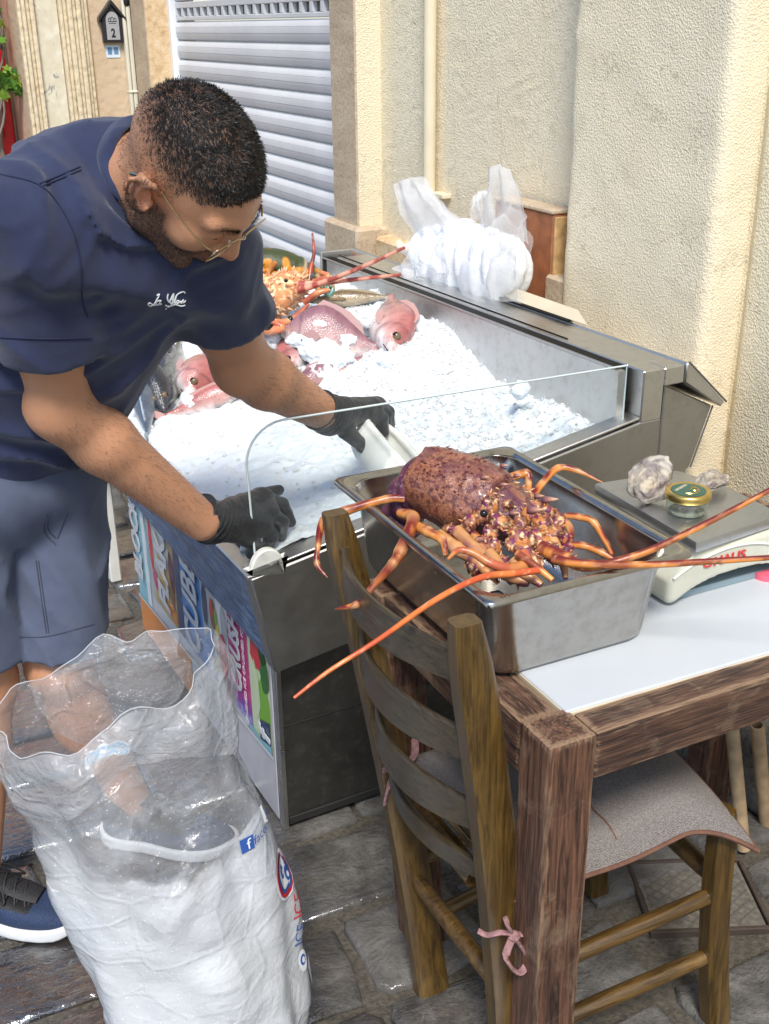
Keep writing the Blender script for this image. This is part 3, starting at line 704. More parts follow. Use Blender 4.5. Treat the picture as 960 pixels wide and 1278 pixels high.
def worn(m):
    """edges rubbed to pale bare wood"""
    nt = m.node_tree; b = nt.nodes['Principled BSDF']; src = b.inputs['Base Color'].links[0].from_socket
    at_ = nt.nodes.new('ShaderNodeAttribute'); at_.attribute_name = 'tint'; no_ = nt.nodes.new('ShaderNodeTexNoise'); no_.inputs['Scale'].default_value = 17; no_.inputs['Detail'].default_value = 6
    mu = nt.nodes.new('ShaderNodeMath'); mu.operation = 'MULTIPLY_ADD'; mu.inputs[1].default_value = .30; rp_ = nt.nodes.new('ShaderNodeMapRange'); rp_.inputs[1].default_value = .72; rp_.inputs[2].default_value = 1.02
    nt.links.new(at_.outputs['Fac'], mu.inputs[0]); nt.links.new(no_.outputs[0], mu.inputs[2]); nt.links.new(mu.outputs[0], rp_.inputs[0])
    ge = nt.nodes.new('ShaderNodeNewGeometry'); sx = nt.nodes.new('ShaderNodeSeparateXYZ'); nt.links.new(ge.outputs['True Normal'], sx.inputs[0]); tw = nt.nodes.new('ShaderNodeMapRange'); tw.inputs[1].default_value = .8; tw.inputs[2].default_value = .95; tw.inputs[4].default_value = .22; nt.links.new(sx.outputs[2], tw.inputs[0]); ad = nt.nodes.new('ShaderNodeMath'); nt.links.new(mu.outputs[0], ad.inputs[0]); nt.links.new(tw.outputs[0], ad.inputs[1]); nt.links.new(ad.outputs[0], rp_.inputs[0])   # tops are scuffed most
    mx = nt.nodes.new('ShaderNodeMix'); mx.data_type = 'RGBA'; nt.links.new(rp_.outputs[0], mx.inputs[0]); nt.links.new(src, mx.inputs[6]); mx.inputs[7].default_value = (.26, .165, .10, 1); nt.links.new(mx.outputs[2], b.inputs['Base Color']); return m
M_WX = worn(wood('table_wood_along', WD, WM, WL, 0, wear=.6, bs=.7)); M_WY = worn(wood('table_wood_across', WD, WM, WL, 1, wear=.6, bs=1.)); M_WZ = worn(wood('table_wood_leg', WD, (.20, .09, .05), WL, 2, wear=.55, bs=.6))
TO = Vector((.717, .99, 0))
table = thing('wooden_table', 'weathered dark wooden table with thick square legs and white board inset', 'table', TO)
def beam(name, lo, hi, mat, wob=.0013, seed=0, parent=table, M=None, h=None):
    lo, hi = A3(lo), A3(hi); sz = hi-lo; n = np.maximum(2, np.round(sz/.02).astype(int)); bm = bmesh.new()
    bmesh.ops.create_cube(bm, size=1)
    for v in bm.verts: v.co = Vector([lo[i]+(v.co[i]+.5)*sz[i] for i in range(3)])
    bmesh.ops.bevel(bm, geom=bm.edges[:], offset=.005, segments=2, affect='EDGES', profile=.6)
    ax = int(np.argmax(sz)); cuts = [(ax, lo[ax]+sz[ax]*k/n[ax]) for k in range(1, n[ax])]
    for i in range(3):
        if sz[i] > .05: cuts += [(i, lo[i]+.013), (i, hi[i]-.013)]
    for ax, cv in cuts:
        pn = [0, 0, 0]; pn[ax] = 1; pc = [0, 0, 0]; pc[ax] = cv
        bmesh.ops.bisect_plane(bm, geom=bm.verts[:]+bm.edges[:]+bm.faces[:], plane_co=pc, plane_no=pn)
    ed = []
    for v in bm.verts:
        dd = sorted(min(v.co[i]-lo[i], hi[i]-v.co[i]) for i in range(3)); ed.append(1. if dd[1] < .008 else 0.)
    for v in bm.verts:
        q = np.array(v.co)[None]; d = [float(fbm(q+A3(parent.location), 16, 3, seed+i)[0]) for i in range(3)]
        v.co += Vector(d)*wob*2
        if M is not None: v.co = M @ v.co
    bm.verts.index_update(); mb = MB(); mb.add([v.co for v in bm.verts], [[v.index for v in f.verts] for f in bm.faces]); bm.free()
    o = mb.build(name, mat, parent, angle=50); at_ = o.data.color_attributes.new('tint', 'FLOAT_COLOR', 'POINT'); at_.data.foreach_set('color', np.repeat(np.array(ed, np.float32), 4)); return o
def lean(dx, dy, top=.74):   # shear that moves the foot
    return Matrix(((1, 0, -dx/top, dx), (0, 1, -dy/top, dy), (0, 0, 1, 0), (0, 0, 0, 1)))
LW = .074
beam('leg', (0, -.004, 0), (LW, .068, .742), M_WZ, M=lean(.0, .0), seed=1)
beam('leg', (-.004, .485, 0), (LW-.008, .555, .735), M_WZ, M=lean(.034, -.06), seed=2)
beam('leg', (.77, 0, 0), (.77+LW, .07, .735), M_WZ, seed=3); beam('leg', (.77, .485, 0), (.77+LW, .555, .735), M_WZ, seed=4)
beam('top_rail', (LW+.002, .0, .666), (.768, .054, .740), M_WX, seed=5)
beam('top_rail', (.002, .070, .656), (.064, .484, .738), M_WY, seed=6)
beam('top_rail', (LW+.002, .49, .66), (.768, .55, .738), M_WX, seed=7); beam('top_rail', (.775, .07, .66), (.84, .484, .738), M_WY, seed=8)
for i in range(5): beam('top_plank', (.066+.142*i, .056, .700), (.066+.142*i+.139, .488, .727), M_WY, seed=9+i)
cb = thing('white_board', 'pale white cutting board lying on the table top under the steel pan', 'board', (1.12, 1.265, .73))
b = MB(); b.prism([(-.336, -.219), (.36, -.232), (.36, .2), (-.336, .2)], 0, .0145, 'z', .002)
t = NT('board_plastic'); n = t.noise(12, 6, .6); n2 = t.noise(2, 4, .6, t.map((6, 160, 1), (0, 0, .4)))
t.P(col=t.mix(n, (.47, .51, .56), (.54, .57, .60)), rough=.38, normal=t.bump(n2, .12, .001), sss=.05); b.build('slab', t.m, cb)
MB().prism([(-.338, -.2215), (.362, -.2345), (.362, .202), (-.338, .202)], -.001, .0105, 'z').build('edge', simple('board_edge', (.6, .5, .36), .6, var=.2), cb)

# ------------------------------------------------------------------ steel pan
def rrect(hx, hy, r, n=6, ch=0.):
    out = []
    for cx, cy, a0 in ((hx-r, hy-r, 0), (-hx+r, hy-r, 90), (-hx+r, -hy+r, 180), (hx-r, -hy+r, 270)):
        for k in range(n+1):
            a = rad(a0+90*k/n); out.append((cx+r*math.cos(a), cy+r*math.sin(a)))
    return out
def loft(mb, rings):
    n = len(rings[0]); V = [p for r in rings for p in r]
    Fs = [(i*n+k, i*n+(k+1) % n, (i+1)*n+(k+1) % n, (i+1)*n+k) for i in range(len(rings)-1) for k in range(n)]
    mb.add(V, Fs); return mb
pan = thing('steel_pan', 'deep stainless steel pan on the table holding the big spiny lobster', 'pan', (.8735, 1.372, .7447))
def rg(hx, hy, r, z): return [(x, y, z) for x, y in rrect(hx, hy, r)]
t = NT('pan_steel'); n = t.noise(200, 3, .6, t.map((1, 1, 14))); n2 = t.noise(9, 6, .68); n3 = t.noise(40, 5, .7); v = t.noise(120, 4, .75)
t.P(col=t.mix(t.ramp(n3, [(.45, 0.), (.75, .6)]), (.46, .445, .42), (.26, .23, .19)), metal=1., rough=t.math('ADD', t.ramp(n2, [(.3, .12), (.7, .26)]), t.math('MULTIPLY', v, .05)), normal=t.bump(t.math('ADD', n2, t.math('MULTIPLY', n, .3)), .14, .0012)); M_PAN = t.m
b = MB()
loft(b, [rg(.02, .02, .01, .0), rg(.125, .205, .03, .0), rg(.136, .216, .04, .004), rg(.141, .221, .044, .014), rg(.153, .232, .046, .118), rg(.158, .236, .046, .124), rg(.159, .238, .044, .146), rg(.166, .246, .03, .1505), rg(.1735, .2525, .014, .150), rg(.1755, .2545, .012, .1475), rg(.1755, .2545, .012, .142), rg(.173, .252, .012, .142)])
b.build('outer_wall', M_PAN, pan, angle=60)
b = MB(); loft(b, [rg(.173, .252, .012, .1421), rg(.166, .246, .03, .1485), rg(.1565, .236, .044, .144), rg(.1555, .234, .046, .123), rg(.150, .229, .046, .117), rg(.138, .218, .042, .016), rg(.120, .20, .03, .006), rg(.01, .01, .005, .006)])
for i, f in enumerate(b.f): b.f[i] = f
b.build('inner_wall', M_PAN, pan, angle=60)
text_obj('stamp', '1/1', .014, simple('stamp_dark', (.2, .18, .16), .4, .8), pan, (-.142, -.243, .1512), ((1, 0, 0), (0, 1, 0), (0, 0, 1)), .0002)

# ------------------------------------------------------------------ kitchen scale
M_SCALE = simple('scale_plastic', (.54, .54, .45), .38, var=.07, vscale=30, bs=.1)
scale = thing('kitchen_scale', 'cream kitchen scale with steel platform carrying oysters and a jar', 'scale', (1.09, 1.21, .7447))
b = MB(); poly = [(0, .002), (0, .07), (.02, .094), (.40, .094), (.40, .002), (.34, .002)]
xs = np.linspace(.335, .005, 18); poly += [(float(x), .002+.034*math.sin(math.pi*(x-.005)/.33)**.8) for x in xs[1:-1]]
def sc_body(P):
    q = P; d = s_box(q, (.148, .115, .049), (.148, .115, .045), None, .012); d = np.maximum(d, (.6*(q[:, 2]-.05)-(q[:, 0]-.004)*.6)); d = np.maximum(d, (q[:, 1]-.23+.8*(q[:, 2]-.05))*.7); d = np.maximum(d, (q[:, 0]-.285+1.1*(q[:, 2]-.045))*.65)
    arch = np.sqrt(((q[:, 0]-.142)/.138)**2+((q[:, 2]+.012)/.052)**2)
    return np.maximum(d, (1-arch)*.045)
V, Fq = sdf_mesh(sc_body, (-.02, -.02, -.02), (.33, .26, .12), .003)
link('body', np_mesh('body', relax(V, Fq, 3), Fq, [M_SCALE], True, 40), scale)
gro = [(.005+.27*u, -.0012, .035+.05*math.sin(math.pi*min(1, .08+u*.95))**.7) for u in np.linspace(0, 1, 26)]
MB().tube(gro, .0022, 6).build('groove', simple('groove_cream', (.78, .78, .7), .4), scale)
MB().box((.03, .02, .001), (.26, .2, .012)).build('underside', simple('underside_blue', (.22, .3, .34), .5), scale)
MB().lathe([(0, 0), (.022, 0), (.022, .011), (0, .011)], 20).build('foot', simple('pink_rubber', (.75, .13, .2), .5), scale, loc=(.222, .018, -.0002))
MB().lathe([(0, 0), (.02, 0), (.02, .011), (0, .011)], 20).build('foot', M_SCALE, scale, loc=(.03, .28, -.0002))
M_PLAT = steel('platform_steel', (.55, .56, .57), .22, .42, (14, 1, 1), .3)
b = MB(); b.prism([(.034, -.012), (.232, .008), (.236, .155), (.21, .245), (.04, .262)], .0955, .1155, 'z', .006, seg=2); b.build('platform', M_PLAT, scale)
b = MB(); b.box((.06, .02, .085), (.22, .22, .0952)); b.build('platform_support', simple('support_dark', (.05, .05, .05), .6), scale)
text_obj('lettering', 'OHAUS', .021, simple('red_print', (.6, .03, .02), .4), scale, (.106, -.0022, .066), ((1, 0, 0), (0, 0, 1), (0, -1, 0)), .0006, 0, .0004, 1.25)

# oysters and jar
t = NT('oyster_shell'); n = t.noise(120, 5, .7); n2 = t.noise(34, 5, .7, dist=1.); t.P(col=t.mix(t.ramp(n2, [(.4, 0.), (.65, .5)]), t.attr(), (.5, .46, .38)), rough=.5, normal=t.bump(t.math('ADD', n, n2), .6, .003)); M_OY = t.m
def oyster(name, label, loc, rot, L, W, T, seed):
    """shell of overlapping thin growth plates, each with its own ragged rim"""
    o = thing(name, label, 'oyster', loc, 0, 'oysters on the scale'); o.rotation_euler = rot
    for top in (1, 0):
        sg = 1 if top else -1
        def f(P, want=False):
            d = None; edge = np.full(len(P), 9.)
            for k in range(7):
                s = 1-.115*k; c = A3((-L*.10*k*(.6 if top else .4), W*.04*math.sin(k*2.1+seed), sg*T*(.12+.13*k))); q = P-c; a = np.arctan2(q[:, 1]/W, q[:, 0]/L)
                rr2 = 1+.09*np.sin(3*a+seed+k*1.3)+.035*np.sin(7*a-k*2+seed)+.018*np.sin(17*a+k*5)
                q2 = q.copy(); q2[:, 2] += T*.30*np.sin(q[:, 0]/L*2.6+seed)*.6+T*.20*np.sin(5*a+k)*np.clip(np.hypot(q[:, 0]/L, q[:, 1]/W), 0, 1)
                e = s_ell(q2, (0, 0, 0), (L*s*1., W*s*1., T*.34)); e = e+L*s*(1-rr2)*.55*np.clip(np.hypot(q[:, 0]/L, q[:, 1]/W)-.25, 0, 1)
                if want: edge = np.minimum(edge, np.abs(np.hypot(q[:, 0]/(L*s*rr2), q[:, 1]/(W*s*rr2))-1)+np.abs(q2[:, 2])/T*.3)
                d = e if d is None else smin(d, e, .0012)
            d = d*.75+.0022*fbm(P, 90, 3, seed)
            d = np.maximum(d, -sg*P[:, 2]+.0006-.0+T*.25*np.sin(P[:, 0]/L*2.6+seed)*0)
            return edge if want else d
        V, Fq = sdf_mesh(f, (-L*1.35, -W*1.5, -T*1.9), (L*1.35, W*1.5, T*1.9), .0015)
        ed = f(V, True); g = vn(V, 120, seed); g2 = vn(V*[1, 1, .4], 45, seed+3); k = np.exp(-(ed/.16)**2)[:, None]*(.35+.65*g2[:, None])
        c = A3((.44, .37, .27))*(.6+.7*g[:, None]); c = c*(1-sst(.5, .7, g2)[:, None]*.8)+A3((.62, .58, .50))*sst(.5, .7, g2)[:, None]*.8; c = c*(1-k)+A3((.05, .035, .05))*k; bl = sst(.60, .72, vn(V, 70, seed+9))[:, None]*.7; c = c*(1-bl)+A3((.13, .09, .10))*bl
        link('upper_shell' if top else 'lower_shell', np_mesh('shell', V, Fq, [M_OY], True, None, c), o)
    return o
oyster('oyster', 'tall ruffled oyster shell standing tilted behind the jar on the scale', (1.163, 1.362, .899), (rad(58), rad(-46), rad(-6)), .043, .036, .017, 1)
oyster('oyster', 'flat elongated grey oyster lying right of the jar on the scale', (1.288, 1.352, .8775), (rad(14), rad(-4), rad(14)), .041, .021, .014, 5)
jar = thing('glass_jar', 'small round glass jar with gold lid on the scale platform', 'jar', (1.187, 1.297, .8602), rad(20))
M_JAR = glass_mat('jar_glass', (.84, .88, .82), .14, 60)
b = MB(); b.lathe([(0, 0), (.03, .0), (.0335, .004), (.034, .012), (.034, .022), (.031, .027)], 32); b.build('glass', M_JAR, jar)
MB().lathe([(0, .002), (.028, .002), (.029, .005), (.02, .007), (0, .007)], 24).build('contents', simple('caviar', (.26, .28, .22), .25, var=.4, vscale=90, bs=1., bscale=260), jar)
M_GOLD = simple('gold_lid', (.75, .55, .18), .28, 1., var=.1, vscale=60)
MB().lathe([(.031, .0265), (.0365, .0272), (.0372, .029), (.0372, .037), (.0362, .0392), (.033, .0402), (.031, .0392), (.029, .0392), (0, .0393)], 40).build('lid', M_GOLD, jar, angle=50)
MB().lathe([(.0285, .0396), (0, .0398)], 36).build('lid_print', simple('lid_green', (.02, .09, .065), .35), jar)
b = MB()
b.tube([(.017*math.cos(a), .017*math.sin(a), .0400) for a in np.linspace(3.4, 6.6, 14)], .0011, 5); b.tube([(.008+.006*math.cos(a), -.006+.006*math.sin(a), .0400) for a in np.linspace(0, 6, 10)], .0012, 5)
b.build('lid_emblem', M_GOLD, jar)
text_obj('lid_lettering', 'OSCIETRA', .0075, simple('lid_cream', (.7, .65, .45), .4), jar, (0, .014, .0400), ((1, 0, 0), (0, 1, 0), (0, 0, 1)), .0002)

# ------------------------------------------------------------------ chair
WDc, WMc, WLc = (.04, .02, .004), (.13, .072, .012), (.28, .18, .07)
M_CH = wood('chair_wood', WDc, WMc, WLc, 2, wear=.12, rough=.38, bs=.2); M_CHX = wood('chair_wood_rung', WDc, (.16, .085, .018), WLc, 0, wear=.2, rough=.38, bs=.3); M_CHY = wood('chair_wood_slat', (.03, .02, .009), (.06, .045, .022), WLc, 1, wear=.1, rough=.36, bs=.3)
for m_ in (M_CH, M_CHX, M_CHY): m_.node_tree.nodes['Principled BSDF'].inputs['Coat Weight'].default_value = .55; m_.node_tree.nodes['Principled BSDF'].inputs['Coat Roughness'].default_value = .28
M_CHIP = simple('bare_wood_chip', (.5, .27, .17), .8, var=.25, vscale=60)
chair = thing('wooden_chair', 'worn brown ladder back chair with tied seat cushion pushed under the table', 'chair', (.9, 1.18, 0))
ch0 = Vector((.9, 1.18, 0))
def cvec(p): return Vector(p)-ch0
def post(b, t, w, d, name='back_post', mid=None):
    """flat board post from b to t; w across the lean (x), d along y"""
    mb = MB(); n = 16; rings = []
    for k in range(n+1):
        u = k/n; p = Vector(b).lerp(Vector(t), u)
        if mid: p += Vector(mid)*math.sin(math.pi*u)
        ww = w*(1-.12*u); e = 1 if k < n-1 else (.92 if k == n-1 else .72)
        if k == n: p = p+Vector((0, 0, 0))
        r = [Vector((-ww/2*e, -d/2*e, 0)), Vector((ww/2*e, -d/2*e, 0)), Vector((ww/2*e, d/2*e, 0)), Vector((-ww/2*e, d/2*e, 0))]
        # chamfer corners
        c = .18; rr = []
        for i in range(4):
            a, bb, pv = r[i], r[(i+1) % 4], r[i-1]
            rr.append(a+(pv-a)*c*min(1, ww/d)); rr.append(a+(bb-a)*c)
        rings.append([tuple(p+q-ch0) for q in rr])
    loft(mb, rings); m = len(rings[0]); mb.f.append(tuple(range(m))[::-1]); mb.f.append(tuple((n)*m+k for k in range(m)))
    return mb.build(name, M_CH, chair, angle=40)
PA0, PA1 = (.736, 1.330, 0), (.634, 1.470, .905)
PB0, PB1 = (.742, 1.066, 0), (.640, 1.079, .905)
post(PA0, PA1, .060, .036, mid=(.012, 0, 0)); post(PB0, PB1, .062, .044, mid=(.012, 0, 0))
def on(a, b, z):
    u = z/(Vector(b).z); p = Vector(a).lerp(Vector(b), u); p.x += .012*math.sin(math.pi*u); return p
for zc, h, bow in ((.83, .062, -.05), (.70, .062, -.055), (.575, .06, -.055), (.47, .035, -.045)):
    a = on(PA0, PA1, zc); c = on(PB0, PB1, zc); mb = MB(); rings = []
    for k in range(15):
        u = k/14; p = a.lerp(c, u); bw = bow*4*u*(1-u); p = p+Vector((bw, 0, 0)); hh = h*(.72+.28*math.sin(math.pi*u))
        tn = (c-a)+Vector((bow*4*(1-2*u), 0, 0)); nn = Vector((tn.y, -tn.x, 0)).normalized(); th = .0055
        q = []
        for sx, sz in ((-1, -1), (1, -1), (1, .9), (.4, 1), (-.4, 1), (-1, .9)): q.append(tuple(p+nn*th*sx+Vector((.0, 0, hh/2*sz))-ch0))
        rings.append(q)
    loft(mb, rings); mb.f.append(tuple(range(6))[::-1]); mb.f.append(tuple(14*6+k for k in range(6))); mb.build('back_slat', M_CHY, chair, angle=40)
FC0, FC1 = (1.146, 1.046, 0), (1.118, 1.062, .45); FD0, FD1 = (1.15, 1.40, 0), (1.13, 1.39, .45)
for b_, t_ in ((FC0, FC1), (FD0, FD1)): post(b_, t_, .046, .04, 'front_leg', mid=(-.012, 0, 0))
def rung(a, b, r=.0135, name='rung'):
    a, b = cvec(a), cvec(b); MB().tube([a, a.lerp(b, .1), a.lerp(b, .5), a.lerp(b, .9), b], [r*.85, r, r*1.08, r, r*.85], 12).build(name, M_CHX, chair)
def lp(a, b, z): return Vector(a).lerp(Vector(b), z/b[2])
rung(on(PB0, PB1, .26), lp(FC0, FC1, .285)); rung(on(PB0, PB1, .135), lp(FC0, FC1, .155))
rung(on(PA0, PA1, .26), lp(FD0, FD1, .28)); rung(on(PA0, PA1, .14), lp(FD0, FD1, .155))
rung(on(PA0, PA1, .235), on(PB0, PB1, .235), .014); rung(lp(FC0, FC1, .30)+Vector((0, .01, 0)), lp(FD0, FD1, .3), .017); 
seat = [(.70, 1.115), (1.10, 1.115), (1.10, 1.38), (.70, 1.38)]
for i in range(4):
    a, c = seat[i], seat[(i+1) % 4]; A_, C_ = cvec((*a, .425)), cvec((*c, .425)); A_ = A_.lerp(C_, .06); C_ = C_.lerp(A_, .06)
    MB().tube([A_, C_], .018, 8).build('seat_rail', M_CHX, chair)
t = NT('woven_rush'); wv = t.wave(60, 1, 2); t.P(col=t.mix(wv, (.2, .12, .05), (.4, .28, .13)), rough=.8, normal=t.bump(wv, .6, .004))
MB().box((-.18, -.12, .43), (.22, .2, .443), .004).build('seat', t.m, chair)
# bare chips on the post
for p, s in (((.7545, 1.0455, .125), (.010, .02)), ((.757, 1.045, .045), (.011, .02)), ((.764, 1.05, .075), (.009, .022)), ((.752, 1.0455, .215), (.007, .012))):
    q = [(s[0]*math.cos(a)*(1+.2*math.sin(3*a)), s[1]*math.sin(a)) for a in np.linspace(0, 2*math.pi, 10, endpoint=False)]
    MB().prism(q, -.0012, .004, 'y', M=Matrix.Translation(cvec(p))).build('bare_patch', M_CHIP, chair)
# cushion
t = NT('tweed'); w1 = t.wave(260, 6, 3, dir='X'); w2 = t.wave(260, 6, 3, dir='Y'); n = t.noise(420, 3, .7); n2 = t.noise(30, 5, .7)
t.P(col=t.ramp(t.math('ADD', t.math('MULTIPLY', t.math('ADD', w1, w2), .22), t.math('MULTIPLY', n, .55)), [(.3, (.07, .06, .06)), (.48, (.25, .22, .21)), (.66, (.55, .50, .47))]), rough=.95, normal=t.bump(t.math('ADD', n, w1), .7, .003)); M_TWEED = t.m
M_PIPING = simple('piping_brown', (.15, .07, .045), .8, var=.2, vscale=60, bs=.5, bscale=300)
cu = thing('seat_cushion', 'grey tweed chair cushion with brown piping tied on under the table', 'cushion', (.93, 1.215, .444))
def cush(u, v):
    x = -.21+.42*u; y = -.165+.36*v
    z = .036+.012*math.sin(math.pi*u)*math.sin(math.pi*v)+.006*math.sin(9*u+4*v)+.005*math.sin(5*v-7*u)
    e = min(u, 1-u, v, 1-v); z -= .02*max(0, 1-e/.08)**2
    d = max(0, (u-.72)/.28)*max(0, 1-v/.55)         # the near right corner flops down and outwards
    x += .0*d; z -= .055*d**1.6; y -= .045*d**1.3
    s = max(0, 1-v/.1)*(1-d); z -= .020*s
    return (x, y, z)
b = MB(); b.grid(cush, 44, 40); nb_ = len(b.v)
b.grid(lambda u, v: tuple(Vector(cush(1-u, v))+Vector((0, 0, -.024 if 0.0 < u < 1 and 0 < v < 1 else -.006))), 44, 40)
b.build('pad', M_TWEED, cu, angle=70)
pp = [cush(k/60, 0) for k in range(61)]+[cush(1, k/60) for k in range(1, 61)]+[cush(1-k/60, 1) for k in range(1, 61)]+[cush(0, 1-k/60) for k in range(1, 60)]
pp = [tuple(Vector(p)+Vector((0, 0, -.003))) for p in pp]; MB().tube(pp+[pp[0]], .0045, 6).build('piping', M_PIPING, cu)
MB().tube([tuple(Vector(cush(.45+.002*math.sin(9*k), k/20))+Vector((0, 0, .001))) for k in range(1, 8)], .0016, 5).build('seam', M_PIPING, cu)
M_TIE = simple('tie_rose', (.30, .16, .16), .9, var=.35, vscale=120, bs=.6, bscale=250)
def ribbon(mb, pts, wd=.012, th=.0018, up=(0, 0, 1)):
    P = spline(pts, 6); V, Fs = tube_vf([p for p in P], wd/2, 8, True, th/wd*2, up); mb.add(V, Fs)
co = Vector(cu.location)
def tie(p, s=1.):
    p = Vector(p)-co; mb = MB()
    def q(*l): return [tuple(p+Vector(v)*s) for v in l]
    ribbon(mb, q((.02, .02, .01), (.0, -.012, .002), (-.03, -.014, -.004), (-.055, -.006, -.012)), .013, .003)
    ribbon(mb, q((-.03, -.018, -.004), (-.05, -.03, .02), (-.055, -.02, .0), (-.03, -.018, -.006)), .011, .003)
    ribbon(mb, q((-.03, -.018, -.006), (-.032, -.03, -.035), (-.012, -.028, -.05), (-.014, -.026, -.025), (-.028, -.018, -.008)), .011, .003)
    ribbon(mb, q((-.032, -.018, -.006), (-.05, -.022, -.03), (-.058, -.018, -.07)), .013, .003)
    mb.ball(tuple(p+Vector((-.03, -.018, -.005))*s), .009*s, 8); return mb.build('tie', M_TIE, cu)
tie((.724, 1.39, .475), 1.0)
def tie2():
    mb = MB()
    def q(*l): return [tuple(Vector(v)+Vector((-.034, 0, .138))-co) for v in l]
    ribbon(mb, q((.83, 1.06, .33), (.80, 1.045, .285), (.765, 1.032, .255), (.735, 1.03, .262)), .011, .003)
    ribbon(mb, q((.738, 1.03, .262), (.715, 1.03, .275), (.70, 1.04, .268), (.69, 1.05, .272)), .010, .003)
    ribbon(mb, q((.735, 1.028, .262), (.72, 1.02, .235), (.74, 1.016, .20), (.757, 1.02, .215), (.74, 1.026, .255)), .012, .003)
    ribbon(mb, q((.735, 1.03, .262), (.725, 1.025, .285), (.722, 1.03, .30)), .009, .003)
    mb.ball(tuple(Vector((.702, 1.026, .400))-co), .009, 8); mb.build('tie', M_TIE, cu)
tie2()

# bamboo sticks leaning by the wall
M_BAM = simple('bamboo', (.42, .3, .18), .6, var=.25, vscale=30, bs=.2)
for i, (p0, p1) in enumerate((((1.50, 1.36, .0), (1.467, 1.41, .305)), ((1.60, 1.40, .0), (1.515, 1.385, .29)))):
    o = thing('cane', ['leftmost of two hollow cane tubes leaning behind the cushion', 'rightmost of two hollow cane tubes leaning behind the cushion'][i], 'cane', p0, 0, 'cane tubes by the wall')
    d = Vector(p1)-Vector(p0); mb = MB(); n = 14; ez = d.normalized(); ex = ez.orthogonal().normalized(); ey = ez.cross(ex); L = d.length
    R = Matrix((ex, ey, ez)).transposed().to_4x4()
    mb.lathe([(.014, 0), (.0145, L*.5), (.014, L), (.0105, L), (.0105, L-.06), (0, L-.062)], n, R); mb.build('tube', M_BAM, o, angle=50)
# rough stone blocks at the wall foot
t = NT('rough_block'); n1 = t.noise(9, 7, .7, dist=.4); n2 = t.noise(60, 6, .75)
t.P(col=t.mix(t.ramp(n2, [(.35, .7), (.5, 0.)]), t.ramp(n1, [(.3, (.12, .115, .1)), (.55, (.25, .24, .21)), (.75, (.38, .36, .32))]), (.05, .047, .042)), rough=.9, normal=t.bump(t.math('ADD', n1, t.math('MULTIPLY', n2, .5)), 1., .014)); M_ROCK = t.m
kerb = thing('stone_kerb', 'rough grey stone kerb blocks along the wall foot behind the cushion', 'kerb', (1.7, 1.3, 0))
for i, (y0, y1, x0, hh) in enumerate(((.55, 1.0, -.06, .09), (1.02, 1.40, -.02, .10), (1.42, 1.78, -.1, .18))):
    lo, hi = A3((x0, y0-1.3, -.02)), A3((.16, y1-1.3, hh))
    V, Fq = sdf_mesh(lambda P: s_box(P, (lo+hi)/2, (hi-lo)/2, None, .02)+.02*fbm(P, 9, 4, i)*1.4, lo-.05, hi+.05, .016)
    link('stone_block', np_mesh('stone_block', V, Fq, [M_ROCK]), kerb)
# ------------------------------------------------------------------ the man
CAMP = A3((0, 0, 1.6)); cR, cU, cF = A3(r2), A3(u2), A3(fw)
def at(px, py, d): return CAMP+(cF+cR*(px-480)/1400-cU*(py-639)/1400)*d
HC = A3((.471, 1.562, 1.409)); HM = np.array([[.469, .822, .324], [-.367, .515, -.775], [-.803, .244, .543]])   # columns: face forward, left, up
def hd(*p): return HC+HM @ A3(p)
NB = at(140, 232, 1.66)
shR, elR, wrR = at(42, 285, 1.57), at(74, 507, 1.76), at(252, 651, 2.01)
shL, elL, wrL = at(247, 312, 1.73), at(303, 457, 1.95), at(402, 514, 2.16)
PEL = A3((.2, 1.96, .90)); hpR, hpL = A3((.10, 1.95, .87)), A3((.285, 2.0, .87))
knR, knL, anR, anL = A3((.115, 1.93, .49)), A3((.25, 1.93, .49)), A3((.045, 1.90, .10)), A3((.365, 1.98, .10))
CH = at(140, 335, 1.73); wid = (shL-shR)/np.linalg.norm(shL-shR); TF = frame(wid, NB-PEL)   # x width, y back, z up the spine
M_SKIN = None
def head_local(P): return (P-HC) @ HM
